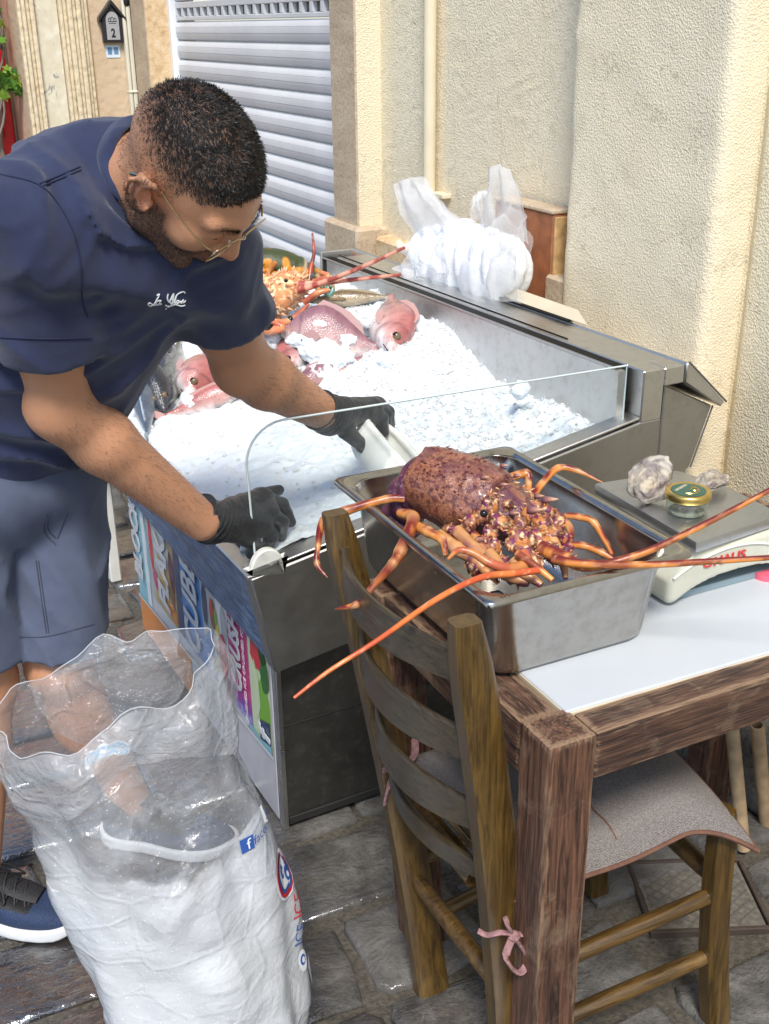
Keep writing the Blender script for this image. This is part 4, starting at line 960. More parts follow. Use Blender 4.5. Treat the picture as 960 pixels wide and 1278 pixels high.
def head_sdf(P):
    q = head_local(P); a = q.copy(); a[:, 1] = np.abs(a[:, 1])
    d = s_ell(q, (-.012, 0, .036), (.102, .078, .088))
    d = smin(d, s_ell(q, (.036, 0, -.02), (.058, .061, .086)), .025)
    jaw = s_cap(a, (.002, .052, -.062), (.068, .014, -.098), .022, .022)
    jaw = smin(jaw, s_cap(a, (-.012, .058, -.02), (.002, .052, -.062), .016, .02), .02)
    d = smin(d, jaw, .022); d = smin(d, s_ell(q, (.073, 0, -.1), (.022, .02, .016)), .014)
    d = smin(d, s_sph(a, (.060, .042, -.022), .022), .022)
    d = smin(d, s_cap(a, (.090, .004, .026), (.074, .046, .03), .012, .011), .014)
    d = smax(d, -s_ell(a, (.106, .032, .004), (.018, .020, .013)), .012)
    d = smin(d, s_sph(a, (.0755, .031, .004), .0135), .003)
    lid = np.maximum(s_sph(a, (.0755, .031, .004), .0158), -(a[:, 2]-.0035-.25*(a[:, 0]-.08)))
    d = smin(d, lid, .003)
    ns = s_cap(q, (.092, 0, .018), (.112, 0, -.026), .0075, .0125); ns = smin(ns, s_sph(a, (.100, .0135, -.031), .0088), .008)
    d = smin(d, ns, .008); d = smax(d, -s_ell(a, (.104, .007, -.0405), (.006, .004, .006)), .003)
    d = smin(d, s_cap(a, (.097, .0, -.058), (.084, .022, -.066), .007, .004), .006)
    d = smin(d, s_cap(a, (.0955, .0, -.0725), (.084, .019, -.068), .0078, .004), .006)
    d = smax(d, -s_cap(a, (.106, .0, -.0655), (.088, .022, -.0675), .0026, .0018), .003)
    ear = s_ell(a, (-.014, .086, -.004), (.023, .010, .035), frame((1, .5, .15), (-.2, .25, 1)))
    ear = smax(ear, -s_ell(a, (-.003, .099, .002), (.012, .011, .022)), .003)
    ear = smin(ear, s_ell(a, (.003, .083, -.008), (.005, .005, .008)), .004)
    hx = [(.004, .084, .020), (-.006, .092, .030), (-.022, .098, .028), (-.034, .100, .010), (-.032, .097, -.010), (-.022, .092, -.026), (-.010, .088, -.036)]
    for p_, q_ in zip(hx[:-1], hx[1:]): ear = smin(ear, s_cap(a, p_, q_, .0036, .0036), .0055)
    d = smin(d, ear, .006)
    return d
neck0 = hd(-.035, 0, -.045)
def arm_sdf(P, s, e, w_, k=1.):
    s, e, w_ = A3(s), A3(e), A3(w_)
    d = s_cap(P, s, e, .062*k, .047*k); m = s+(e-s)*.55
    d = smin(d, s_sph(P, s+(e-s)*.08, .070*k), .03); d = smin(d, s_sph(P, m, .052*k), .03)
    f1 = e+(w_-e)*.28
    d = smin(d, s_cap(P, e, f1, .046*k, .049*k), .03); d = smin(d, s_cap(P, f1, w_, .049*k, .0335*k), .02)
    return d
def leg_sdf(P, h, k, a):
    d = s_cap(P, h, k, .088, .058); cm = k+(a-k)*.3-A3((.012, -.02, 0))
    d = smin(d, s_cap(P, k, a, .054, .040), .03); return smin(d, s_ell(P, cm, (.052, .056, .10)), .04)
def body_sdf(P):
    d = smin(head_sdf(P), s_cap(P, neck0, NB, .060, .068), .022)
    d = smin(d, s_cap(P, NB, NB+(PEL-NB)*.15, .07, .085), .04)
    tor = s_ell(P, CH+TF[:, 1]*.03, (.165, .10, .19), TF); tor = smin(tor, s_ell(P, (CH+PEL)/2, (.14, .10, .2), TF), .06); tor = smin(tor, s_ell(P, PEL, (.15, .11, .12)), .06)
    d = smin(d, tor, .05)
    d = smin(d, smin(arm_sdf(P, shR, elR, wrR, 1.04), arm_sdf(P, shL, elL, wrL, 1.04), .01), .03)
    return smin(d, smin(leg_sdf(P, hpR, knR, anR), leg_sdf(P, hpL, knL, anL), .01), .03)
V, Fq = sdf_mesh(body_sdf, (-.15, 1.30, .05), (.95, 2.15, 1.62), .0042)
V = relax(V, Fq, 1, .4); q = head_local(V)
# skin tint: stubble, lips, scalp
skin = np.tile(A3((.56, .30, .175)), (len(V), 1)); nz = vn(V, 900, 3); nb2 = vn(V, 30, 4)
skin *= (.9+.2*vn(V, 14, 6))[:, None]
aq = np.abs(q[:, 1])
def sm(a, b, x): return sst(a, b, x)
onhead = sm(.20, .16, np.linalg.norm(q, axis=1))
beard = sm(.005, -.03, q[:, 2]-.35*(-.02-q[:, 0]).clip(0)*0)*sm(-.045, -.015, q[:, 0])*sm(-.17, -.14, q[:, 2])
cheek = ((q[:, 0]-.055)/.035)**2+((aq-.045)/.035)**2+((q[:, 2]+.015)/.036)**2
beard = beard*sm(.6, 1.3, cheek)*np.where((q[:, 0] > .08) & (q[:, 2] > -.05), .0, 1)
beard = np.clip(beard*(.78+.5*(nz-.5))*onhead, 0, .92)
side = sm(-.0, -.03, q[:, 2])*0
hl = np.where(q[:, 0] > .02, .052+.9*(q[:, 0]-.045).clip(0)*.9+.16*(.05-aq).clip(0)*0, .02)           # hairline height over the face and ear
hl = np.where(q[:, 0] < -.02, -.045-.3*(-.02-q[:, 0])*0, hl)
scal = sm(-.012, .012, q[:, 2]-hl)*onhead
fade = sm(-.04, .07, q[:, 2])
skin = skin*(1-beard[:, None])+A3((.055, .038, .032))*beard[:, None]
lip = np.exp(-((q[:, 0]-.096)/.012)**2-((q[:, 2]+.066)/.011)**2-(aq/.02)**2)*onhead
skin = skin*(1-.6*lip[:, None])+A3((.36, .12, .10))*.6*lip[:, None]
scm = np.clip(scal*(.22+.72*sm(.01, .085, q[:, 2]))*(.75+.5*(vn(V, 500, 5)-.2)), 0, 1)
skin = skin*(1-scm[:, None])+A3((.022, .016, .013))*scm[:, None]
red = np.exp(-(((q-A3((-.008, -.083, -.004)))/.03)**2).sum(1))*onhead+np.exp(-(((q-A3((.112, 0, -.028)))/.016)**2).sum(1))*onhead
skin = skin*(1+red[:, None]*A3((.15, -.1, -.15)))
t = NT('skin'); n = t.noise(420, 3, .7); n2 = t.noise(55, 4, .6); hv = t.noise(160, 4, .75, t.map((1, 1, .25), (0, .5, .6)))
hair_dark = t.ramp(hv, [(.60, 0.), (.72, .2)])
n7 = t.noise(24, 5, .6); t.P(col=t.mix(hair_dark, t.mix(t.math('MULTIPLY', t.math('ADD', n2, n7), .38), t.attr(), (.8, .62, .52), 'MULTIPLY'), (.09, .05, .03)), rough=.46, sss=.08, normal=t.bump(t.math('ADD', n, t.voro(700)), .5, .0014), spec=.5); M_SKIN = t.m
t.b.inputs['Subsurface Radius'].default_value = (.012, .005, .003)
man = thing('person', 'bearded man in navy T-shirt, grey shorts and black gloves bending over the fish counter', 'person', (.2, 1.9, 0)); mo = A3(man.location)
body = link('body', np_mesh('body', V-mo, Fq, [M_SKIN], True, None, skin), man)
# hair: short strands on the scalp, stubble not needed
N = vnormals(V, Fq); cand = np.where((scal > .35) & (onhead > .9))[0]
rh = np.random.default_rng(5); pick = rh.choice(cand, 30000); HV = []; HF = []
for i in pick:
    p = V[i]+HM @ rh.normal(0, .0012, 3); n = N[i]; lq = head_local(p[None])[0]
    top = float(np.clip((lq[2]-.03)/.06, 0, 1))
    if rh.random() > .35+.75*top: continue
    front = float(np.clip((lq[0]-.0)/.07, 0, 1))
    L = .0022+.0065*top+.002*top*front; wv = fbm(p[None], 60, 2, 3)[0]*6
    dr_ = HM @ A3((.55*math.cos(wv), math.sin(wv)*.6, -.35+.2*top)); dr_ -= n*(dr_ @ n)
    tg = n*.24+dr_*.98+rh.normal(0, .2, 3); tg /= np.linalg.norm(tg); sd = np.cross(tg, n); sd /= np.linalg.norm(sd)+1e-9
    wd = .00032+.00022*top; mid = p+tg*L*.55; tip = p+tg*L*.75+(dr_*.7-n*.35)*L*.45; b = len(HV)
    HV += [p-n*.0008-sd*wd, p-n*.0008+sd*wd, mid+sd*wd*.8, mid-sd*wd*.8, tip]; HF += [(b, b+1, b+2, b+3), (b+3, b+2, b+4)]
M_HAIR = simple('hair_black', (.013, .011, .0105), .5, spec=.28)
link('hair', np_mesh('hair', np.array(HV)-mo, HF, [M_HAIR], False), man)
# hair on the forearms and shins
HV = []; HF = []
for a0, b0_, num in ((elR, wrR, 4200), (elL, wrL, 2600), (knL, anL, 1500), (knR, anR, 900)):
    ax = (b0_-a0)/np.linalg.norm(b0_-a0); L_ = np.linalg.norm(b0_-a0); u = (V-a0) @ ax/L_; rad2 = np.linalg.norm(V-a0-np.outer(u*L_, ax), axis=1); ok_ = np.where((u > .0) & (u < .93) & (rad2 < .075))[0]
    for i in rh.choice(ok_, num):
        p = V[i]+rh.normal(0, .0012, 3); n = N[i]; tg = ax*.8+n*.28+rh.normal(0, .28, 3); tg -= n*max(0, -(tg @ n)); tg /= np.linalg.norm(tg); sd = np.cross(tg, n); sd /= np.linalg.norm(sd)+1e-9; b = len(HV); L2 = rh.uniform(.006, .014)
        HV += [p-sd*.00016, p+sd*.00016, p+tg*L2]; HF += [(b, b+1, b+2)]
tag(link('body_hair', np_mesh('body_hair', np.array(HV)-mo, HF, [simple('body_hair', (.07, .04, .025), .6)], False), man), kind='stuff')
# brows and beard strands
HV = []; HF = []
for s in (-1, 1):
    for k in range(260):
        u = rh.random(); p = hd(.098-.02*u**1.5, s*(.012+.04*u), .027+.006*math.sin(u*2.4)+rh.normal(0, .0022)); p = p+HM @ A3((.002, 0, 0))
        tg = HM @ A3((.3, s*.8, .25-.6*u))+rh.normal(0, .2, 3); sd = np.cross(tg, HM[:, 0]); sd /= np.linalg.norm(sd); b = len(HV)
        HV += [p-sd*.0005, p+sd*.0005, p+tg*.008]; HF += [(b, b+1, b+2)]
link('eyebrow', np_mesh('eyebrow', np.array(HV)-mo, HF, [M_HAIR], False), man)
cb_ = np.where((beard > .3) & (onhead > .9))[0]; HV = []; HF = []
for i in rh.choice(cb_, 8000):
    p = V[i]; n = N[i]; dn = HM @ A3((.1, 0, -1)); tg = n*.6+dn*.6+rh.normal(0, .3, 3); sd = np.cross(tg, n); sd /= np.linalg.norm(sd)+1e-9; b = len(HV)
    HV += [p-sd*.00032, p+sd*.00032, p+tg*.0034]; HF += [(b, b+1, b+2)]
link('beard', np_mesh('beard', np.array(HV)-mo, HF, [M_HAIR], False), man)
M_EYE = simple('eye_dark', (.02, .012, .008), .1)
for s in (-1, 1): MB().ball(tuple(hd(.0835, s*.031, .0005)-mo), .0062, 10).build('eye', M_EYE, man)
# glasses
M_WIRE = simple('gold_wire', (.62, .5, .3), .22, 1.)
glasses = thing('eyeglasses', 'thin gold wire eyeglasses worn low on the man\'s nose', 'glasses', tuple(hd(.112, 0, .0))); go = A3(glasses.location)
def hp(*p): return tuple(hd(*p)-go)
for s in (-1, 1):
    rim = [hp(.106-.10*max(0, abs(y)-.02)*.55, s*y, z) for y, z in [(.008, .006), (.010, -.012), (.020, -.024), (.036, -.027), (.053, -.022), (.060, -.008), (.060, .010), (.052, .016), (.03, .017), (.014, .015)]]
    MB().tube(spline(rim+[rim[0]], 3), .0011, 6, False).build('rim', M_WIRE, glasses)
    ln = MB(); ln.add(rim, [tuple(range(len(rim)))]); ln.build('lens', glass_mat('lens_glass', (.97, .98, .98), .0), glasses, smooth=False)
    MB().tube(spline([hp(.098, s*.061, .008), hp(.085, s*.069, .011), hp(.04, s*.076, .014), hp(-.008, s*.081, .022), hp(-.026, s*.083, .016), hp(-.04, s*.081, .0)], 6), .0014, 6).build('temple', M_WIRE, glasses)
    MB().tube(spline([hp(-.02, s*.0832, .0195), hp(-.03, s*.083, .012), hp(-.043, s*.081, -.004)], 4), .0026, 6).build('temple_tip', M_WIRE, glasses)
    MB().ball(hp(.101, s*.009, -.004), .0032, 8).build('nose_pad', simple('nose_pad', (.7, .65, .55), .2), glasses)
MB().tube(spline([hp(.107, -.009, .010), hp(.111, 0, .013), hp(.107, .009, .010)], 5), .0011, 6).build('bridge', M_WIRE, glasses)

# T-shirt
nax = (neck0-NB)/np.linalg.norm(neck0-NB); NBo = NB.copy(); NB = NB+(at(158, 226, 1.66)-at(140, 232, 1.66)); col_c = NB+nax*.030
def folds(P):
    l = (P-CH) @ TF; wp_ = fbm(P, 4.5, 2, 1)
    a1 = np.stack([l[:, 0]*13+wp_*5, l[:, 1]*5, l[:, 2]*2.6+l[:, 0]*3], 1); a2 = np.stack([l[:, 0]*6+l[:, 2]*15+wp_*4, l[:, 1]*5, l[:, 2]*2-l[:, 0]*4], 1)
    k = sst(-.35, .1, fbm(P, 3.2, 2, 8)*2)
    r1 = 1-np.abs(vn(a1, 1., 3)-.5)*2; r2_ = 1-np.abs(vn(a2, 1., 5)-.5)*2
    a3 = np.stack([l[:, 0]*22-l[:, 2]*16+wp_*6, l[:, 1]*8, l[:, 2]*5+l[:, 0]*5], 1); r3 = 1-np.abs(vn(a3, 1., 7)-.5)*2
    return -.021*(r1**2.4-.33)*(1-.6*k)-.020*(r2_**2.4-.33)*k-.007*(r3**3-.25)+.003*(vn(P, 40, 2)-.5)
def shirt_torso(P):
    d = s_ell(P, CH+TF[:, 1]*.025, (.188, .128, .2), TF)
    d = smin(d, s_ell(P, CH+(PEL-CH)*.45+TF[:, 1]*.01, (.165, .128, .2), TF), .08)
    d = smin(d, s_ell(P, PEL+A3((0, 0, .03)), (.165, .13, .10)), .07)
    d = smin(d, s_cap(P, shR, shL, .084), .06); d = smin(d, s_cap(P, NB-nax*.03, NB-nax*.07, .085), .05)
    d = smin(d, s_ell(P, NB+TF[:, 1]*.06-TF[:, 2]*.06, (.12, .07, .09), TF), .05)
    d = smin(d, smin(s_sph(P, shR, .086), s_sph(P, shL, .082), .01), .03)
    d = smin(d, s_cap(P, NBo+nax*.004, NBo+(PEL-NBo)*.15, .092, .102), .03)
    bt = s_ell(P, CH+TF[:, 1]*.03, (.165, .10, .19), TF); bt = smin(bt, s_ell(P, (CH+PEL)/2, (.14, .10, .2), TF), .06)-.01
    return smin(d, bt, .03)
def sleeve(P, s, e, t_, r0, r1, rin):
    ax = (e-s)/np.linalg.norm(e-s); q_ = (P-s) @ ax-t_*np.linalg.norm(e-s)
    d = smin(s_cap(P, s, s+(e-s)*(t_+.2), r0, r1), s_sph(P, s+(e-s)*.08, r0+.004), .03)+folds(P)*.8
    d = np.maximum(d, q_+.006*(vn(P, 14, 3)-.5))
    return np.maximum(d, -np.maximum(s_cap(P, s+(e-s)*.3, e, rin), -(q_+.045)))
def shirt(P):
    d = shirt_torso(P)+folds(P)
    nk = np.linalg.norm(P-NB, axis=1)
    d = smax(d, -s_cap(P, NB-nax*.005, NB+nax*.2, .068, .080), .006)
    al_ = (P-NB) @ nax; pd_ = np.linalg.norm(P-NB-np.outer(al_, nax), axis=1); d = np.where(pd_ < .100, np.maximum(d, al_-.074), d)
    d = smin(d, smin(sleeve(P, shR, elR, .64, .084, .079, .064), sleeve(P, shL, elL, .56, .080, .076, .060), .01), .026)
    return np.maximum(d, .815+.02*np.sin(P[:, 0]*30)-P[:, 2])
V2, F2 = sdf_mesh(shirt, (-.12, 1.34, .78), (.75, 2.2, 1.56), .0062)
V2 = relax(V2, F2, 2, .5)
t = NT('navy_cotton'); n = t.noise(700, 2, .6); n2 = t.noise(14, 4, .6, dist=.6); wv = t.noise(5, 3, .5, t.map((3, 3, 1)))
t.P(col=t.mix(t.ramp(n2, [(.3, 0.), (.7, 1.)]), (.015, .021, .055), (.024, .033, .082)), rough=.85, spec=.3, sheen=.22, normal=t.bump(t.math('ADD', n, t.math('MULTIPLY', n2, 2.)), .3, .003)); M_NAVY = t.m
shirt_o = link('t_shirt', np_mesh('t_shirt', V2-mo, F2, [M_NAVY], True), man)
def collar(P):
    dn = s_cap(P, NB-nax*.005, NB+nax*.2, .068, .080); ds = shirt_torso(P)+folds(P); r_ = smax(np.abs(dn-.004)-.008, np.abs(ds-.002)-.007, .004)
    return np.maximum(r_, (P-col_c) @ nax-.052)
Vc, Fc = sdf_mesh(collar, NB-.16, NB+.16, .0035); link('collar', np_mesh('collar', relax(Vc, Fc, 2)-mo, Fc, [M_NAVY]), shirt_o)
# stitched script on the chest, laid on the cloth
from mathutils.bvhtree import BVHTree
bv = BVHTree.FromPolygons([Vector(p) for p in V2], F2.tolist()); lo0 = at(212, 378, 1.7); ldir = Vector(cF)
def on_shirt(px, py):
    d = Vector(cF+cR*(px-480)/1400-cU*(py-639)/1400).normalized(); h = bv.ray_cast(Vector(CAMP), d)
    return (h[0]-d*.0012) if h[0] else None
sk = [[(196, 369), (199, 367), (197, 372), (193, 379), (188, 382), (185, 380), (187, 378), (192, 381), (196, 380)], [(200, 375), (196, 376), (195, 380), (198, 380), (201, 375), (199, 380), (202, 379)],
      [(210, 367), (209, 372), (211, 377), (213, 374), (217, 366), (215, 378), (211, 383), (207, 381)], [(214, 373), (212, 377), (215, 379), (217, 375), (214, 373)], [(217, 378), (221, 368), (229, 364), (231, 366)], [(220, 370), (218, 380), (222, 375), (224, 377), (221, 379), (226, 376), (226, 379), (229, 374), (229, 378), (232, 375)],
      [(208, 382), (213, 382), (219, 380), (226, 382), (231, 381)], [(207, 386), (208, 385)]]
mb = MB()
for s in sk:
    P_ = [on_shirt(*p) for p in spline(s, 3)]; P_ = [p-Vector(mo) for p in P_ if p is not None]
    if len(P_) > 1: mb.tube(P_, .0011, 5)
mb.build('chest_script', simple('script_white', (.75, .76, .78), .7), shirt_o)

mb = MB()
for ln in ([(-5, 216), (50, 231), (83, 270), (99, 317), (103, 373), (110, 396)], [(50, 229), (100, 208)], [(51, 233), (101, 212)], [(-5, 421), (60, 423), (114, 422)]):
    P_ = [on_shirt(*p) for p in spline(ln, 8)]; P_ = [p-Vector(mo) for p in P_ if p is not None]
    if len(P_) > 1: mb.tube(P_, .0012, 5)
mb.build('seam', simple('seam_navy', (.012, .017, .05), .9), shirt_o)

# shorts
def shorts(P):
    d = s_ell(P, PEL+A3((0, 0, -.02)), (.168, .14, .13)); n_ = folds2(P)
    l1 = s_cap(P, hpR, knR+A3((0, 0, .0)), .112, .092); l2 = s_cap(P, hpL, knL+A3((.0, 0, .0)), .112, .090)
    d = smin(d, smin(l1, l2, .006), .025)+n_
    i1 = s_cap(P, hpR+(knR-hpR)*.72, knR+(knR-hpR)*.5, .082, .080); i2 = s_cap(P, hpL+(knL-hpL)*.72, knL+(knL-hpL)*.5, .082, .080)
    d = np.maximum(d, .535+.012*np.sin(P[:, 0]*14)-P[:, 2])
    d = np.maximum(d, -i1); return np.maximum(d, -i2)
def folds2(P):
    w1 = np.stack([P[:, 0]*7, P[:, 1]*7, P[:, 2]*2.5+P[:, 0]*3], 1)
    w2 = np.stack([P[:, 0]*16+P[:, 2]*9, P[:, 1]*10, P[:, 2]*5-P[:, 0]*7+fbm(P, 5, 2, 3)*4], 1); r_ = 1-np.abs(vn(w2, 1., 6)-.5)*2; return .022*(vn(w1, 1., 8)-.5)+.009*(vn(w1, 2.3, 4)-.5)-.011*(r_**2.5-.3)-.0016*np.exp(-((P[:, 2]-.562)/.004)**2)*0
V3, F3 = sdf_mesh(shorts, (-.1, 1.75, .50), (.5, 2.2, .96), .006); V3 = relax(V3, F3, 2)
t = NT('grey_twill'); n = t.wave(420, 2, 2, dir='DIAGONAL'); n2 = t.noise(16, 5, .6)
t.P(col=t.mix(n2, (.062, .076, .125), (.125, .15, .22)), rough=.9, spec=.2, sheen=.1, normal=t.bump(t.math('ADD', n, t.math('MULTIPLY', n2, 3.)), .3, .003)); M_TWILL = t.m
so_ = link('shorts', np_mesh('shorts', V3-mo, F3, [M_TWILL], True), man)
bv3 = BVHTree.FromPolygons([Vector(p) for p in V3], F3.tolist()); mb = MB()
def on_shorts(px, py):
    d = Vector(cF+cR*(px-480)/1400-cU*(py-639)/1400).normalized(); h = bv3.ray_cast(Vector(CAMP), d); return (h[0]-d*.0005-Vector(mo)) if h[0] else None
for ln in ([(62, 640), (60, 660), (70, 672)], [(58, 640), (56, 664), (70, 680)], [(45, 700), (58, 790)], [(48, 700), (61, 790)], [(25, 795), (60, 794), (118, 779)], [(84, 640), (72, 672)]):
    P_ = [p for p in (on_shorts(*p) for p in spline(ln, 8)) if p is not None]
    if len(P_) > 1: mb.tube(P_, .0011, 5)
mb.build('stitching', simple('stitch_blue', (.045, .05, .085), .9), so_)

# gloves
def hand_sdf(P, wr, mcp, pip, tip, thumb, r=.0146, fore=None):
    d = None
    for m, p_, t_ in zip(mcp, pip, tip):
        f = smin(s_cap(P, m, p_, r*1.1, r), s_cap(P, p_, t_, r, r*.86), .004)
        d = f if d is None else smin(d, f, .0035)
    for m in mcp: d = smin(d, s_cap(P, wr, m, .031, .020), .012)
    for m, m2 in zip(mcp[:-1], mcp[1:]): d = smin(d, s_cap(P, m, m2, .019), .008)
    th = smin(s_cap(P, thumb[0], thumb[1], .018, .0135), s_cap(P, thumb[1], thumb[2], .0135, .0115), .006)
    d = smin(d, th, .010)
    ax = (fore-wr)/np.linalg.norm(fore-wr)
    d = smin(d, s_cap(P, wr, wr+ax*.028, .036, .0385), .016)
    u = (P-wr) @ ax; wr_ = .0016*np.sin(u*560+4*fbm(P, 25, 2, 3))*np.exp(-((u-.0)/.04)**2)
    return np.maximum(d+wr_+.0022*(vn(P, 75, 2)-.5)+.0016*np.abs(vn(P, 120, 4)-.5), u-.036)
t = NT('black_nitrile'); n = t.noise(90, 5, .65); n3 = t.noise(40, 5, .7, t.map((1, 1, 3)))
t.P(col=t.mix(n3, (.012, .013, .015), (.03, .032, .036)), rough=t.ramp(n, [(.3, .3), (.7, .5)]), normal=t.bump(t.math('ADD', n, n3), .45, .003), spec=.5); M_GLV = t.m
HANDS = []
z_ = .03
hR = dict(wr=at(262, 652, 2.035), mcp=[at(328, 622, 2.165), at(334, 638, 2.15), at(325, 655, 2.13), at(308, 668, 2.11)], pip=[at(352, 630, 2.19), at(352, 652, 2.17), at(339, 669, 2.15), at(318, 681, 2.135)],
          tip=[at(362, 651, 2.21), at(350, 668, 2.19), at(334, 682, 2.175), at(314, 690, 2.16)], thumb=[at(288, 632, 2.11), at(322, 618, 2.185), at(348, 612, 2.215)])
hL = dict(wr=at(410, 518, 2.185), mcp=[at(455, 516, 2.27), at(464, 510, 2.30), at(470, 508, 2.33), at(472, 510, 2.36)], pip=[at(476, 522, 2.30), at(481, 517, 2.335), at(484, 515, 2.365), at(484, 517, 2.39)],
          tip=[at(478, 540, 2.32), at(483, 536, 2.35), at(486, 533, 2.38), at(486, 533, 2.40)], thumb=[at(432, 538, 2.22), at(452, 556, 2.245), at(471, 570, 2.265)])
for h_, e in ((hR, elR), (hL, elL)):
    pts = np.concatenate([np.array([h_['wr']])]+[np.array(h_[k]) for k in ('mcp', 'pip', 'tip', 'thumb')]); ex = (e-h_['wr'])/np.linalg.norm(e-h_['wr'])*.05
    al = np.concatenate([pts, [h_['wr']+ex]])
    Vg, Fg = sdf_mesh(lambda P: hand_sdf(P, h_['wr'], h_['mcp'], h_['pip'], h_['tip'], h_['thumb'], fore=e), al.min(0)-.055, al.max(0)+.055, .0026)
    g = link('glove', np_mesh('glove', relax(Vg, Fg, 1)-mo, Fg, [M_GLV]), man)
    ax = (e-h_['wr'])/np.linalg.norm(e-h_['wr']); a1 = np.cross(ax, (0, 0, 1)); a1 /= np.linalg.norm(a1); a2 = np.cross(ax, a1)
    MB().tube([tuple(h_['wr']+ax*.034+a1*.0385*math.cos(a)+a2*.0385*math.sin(a)-mo) for a in np.linspace(0, 2*math.pi, 30)], .0028, 6, False).build('cuff', M_GLV, g)

# shoes
M_SHN = None
t = NT('navy_mesh'); v = t.voro(420); n = t.noise(30, 4); t.P(col=t.mix(t.ramp(v, [(.2, 0.), (.5, 1.)]), (.006, .010, .025), (.02, .04, .10)), rough=.75, normal=t.bump(v, .6, .002)); M_SHN = t.m
M_SOLE = simple('sole_white', (.62, .63, .64), .55, var=.08, bs=.2); M_SHB = simple('shoe_black', (.012, .012, .014), .6, bs=.5, bscale=300)
def shoe(loc, ang, par):
    """x forwards, heel at 0"""
    o = thing('sneaker', par[0], 'shoe', loc, ang, 'sneakers on the man\'s feet')
    def prof(x): return .038+.012*np.sin(np.clip(x/.29, 0, 1)*math.pi*.95)-.010*np.exp(-((x-.11)/.05)**2)
    def ctr(x): return -.008*np.sin(np.clip(x/.29, 0, 1)*2.8)
    def base(P, x0, x1, e=0.):
        x = P[:, 0]; wdt = prof(x)+e
        endd = np.maximum(x0+.04-x, x-(x1-.055)).clip(0); wdt = wdt*np.sqrt(np.clip(1-(endd/np.where(x < .1, .04, .056))**2, 0, 1))
        return np.abs(P[:, 1]-ctr(x))-wdt
    def sole(P):
        top = .026+.012*sst(.2, .29, P[:, 0])+.008*sst(.06, 0, P[:, 0]); bot = .0+.022*sst(.21, .30, P[:, 0])**2
        return smax(base(P, -.008, .302, .003), np.maximum(P[:, 2]-top, bot-P[:, 2]), .006)*.8
    def upper(P):
        top = .062+.03*sst(.2, .06, P[:, 0])+.014*sst(.03, -.0, P[:, 0])-.016*sst(.22, .29, P[:, 0])
        k = 1-.5*np.clip((P[:, 2]-.03)/.08, 0, 1)**2
        q_ = P.copy(); q_[:, 1] = ctr(P[:, 0])+(P[:, 1]-ctr(P[:, 0]))/np.maximum(k, .3)
        d = smax(base(q_, .0, .293, -.001), np.maximum(P[:, 2]-top, .02-P[:, 2]), .02)
        return smax(d, -s_cap(P, (.055, 0, .08), (.045, 0, .16), .034), .008)*.7
    V, Fq = sdf_mesh(sole, (-.04, -.08, -.02), (.33, .08, .06), .0035); link('sole', np_mesh('sole', relax(V, Fq, 2), Fq, [M_SOLE], True, 60), o)
    V, Fq = sdf_mesh(upper, (-.04, -.08, 0), (.33, .08, .14), .0035); V = relax(V, Fq, 2); c = V[Fq].mean(1)
    mi = ((c[:, 0] < .20) & (c[:, 2] > .058+.0*c[:, 0]) & (np.abs(c[:, 1]) < .045)).astype(int); link('upper', np_mesh('upper', V, Fq, [M_SHN, M_SHB], True, midx=mi), o)
    MB().tube([(.05, 0, .075), (.047, 0, .12), (.045, 0, .165), (.045, 0, .167)], [.046, .049, .047, .040], 16).build('sock', M_SHB, o)
    tv = MB(); tv.tube(spline([(.205, 0, .066), (.15, 0, .082), (.105, 0, .105), (.085, 0, .128)], 5), [.022, .024, .026, .026]+[.026]*12, 10, flat=.3, updir=(0, 0, 1)); tv.build('tongue', M_SHB, o)
    lb = MB()
    for k in range(5):
        x = .11+.02*k; z = .104-.009*k
        lb.tube(spline([(x-.006, -.034, z-.018), (x+.004, -.014, z+.002), (x+.010, .012, z), (x+.018, .034, z-.02)], 4), .0022, 5)
        lb.tube(spline([(x-.006, .034, z-.018), (x+.004, .014, z+.004), (x+.010, -.012, z+.001), (x+.018, -.034, z-.02)], 4), .0022, 5)
    for s in (-1, 1): lb.tube(spline([(.108, 0, .112), (.12, s*.03, .105), (.15, s*.045, .075), (.145, s*.03, .085), (.115, 0, .112)], 5), .0022, 5)
    lb.build('laces', M_SHB, o); return o
shoe((-.022, 1.938, .0), rad(-37), ('dark blue running shoe on the wet stones left of the ice bag',))
shoe((.31, 2.02, .0), rad(-37), ('dark blue running shoe half hidden behind the ice bag',))
# ------------------------------------------------------------------ the spiny lobster in the pan
def paint(name, rough=.32, bs=.4, sc=240, spec=.5):
    t = NT(name); n = t.noise(sc, 4, .65); t.P(col=t.attr(), rough=rough, normal=t.bump(n, bs, .0016), spec=spec); return t.m
M_SHELL = paint('lobster_shell', .34, .85, 330)
t = NT('lobster_carapace'); v = t.voro(330); v2 = t.voro(130); n = t.noise(500, 3, .6); t.P(col=t.mix(t.ramp(v, [(.3, 0.), (.6, .5)]), t.attr(), (.075, .02, .022)), rough=.36, normal=t.bump(t.math('SUBTRACT', n, t.math('MULTIPLY', v, 1.1)), .4, .0013), spec=.5, coat=.5); t.set(t.b.inputs['Coat Roughness'], .15); M_CARA = t.m; M_LIMB = paint('lobster_limb', .3, .25, 160)
OR, DR, CRM, PUR = A3((.68, .25, .055)), A3((.15, .010, .012)), A3((.72, .50, .27)), A3((.09, .022, .085))
lob = thing('spiny_lobster', 'large spiny lobster with orange legs and long antennae spilling out of the steel pan', 'lobster', (.83, 1.40, .89)); lo_ = A3(lob.location)
la = A3((.47, -.86, -.20)); LF = frame(la, (0, 0, 1)); LC = A3((.846, 1.420, .908))
def lpt(*p): return LC+LF @ A3(p)
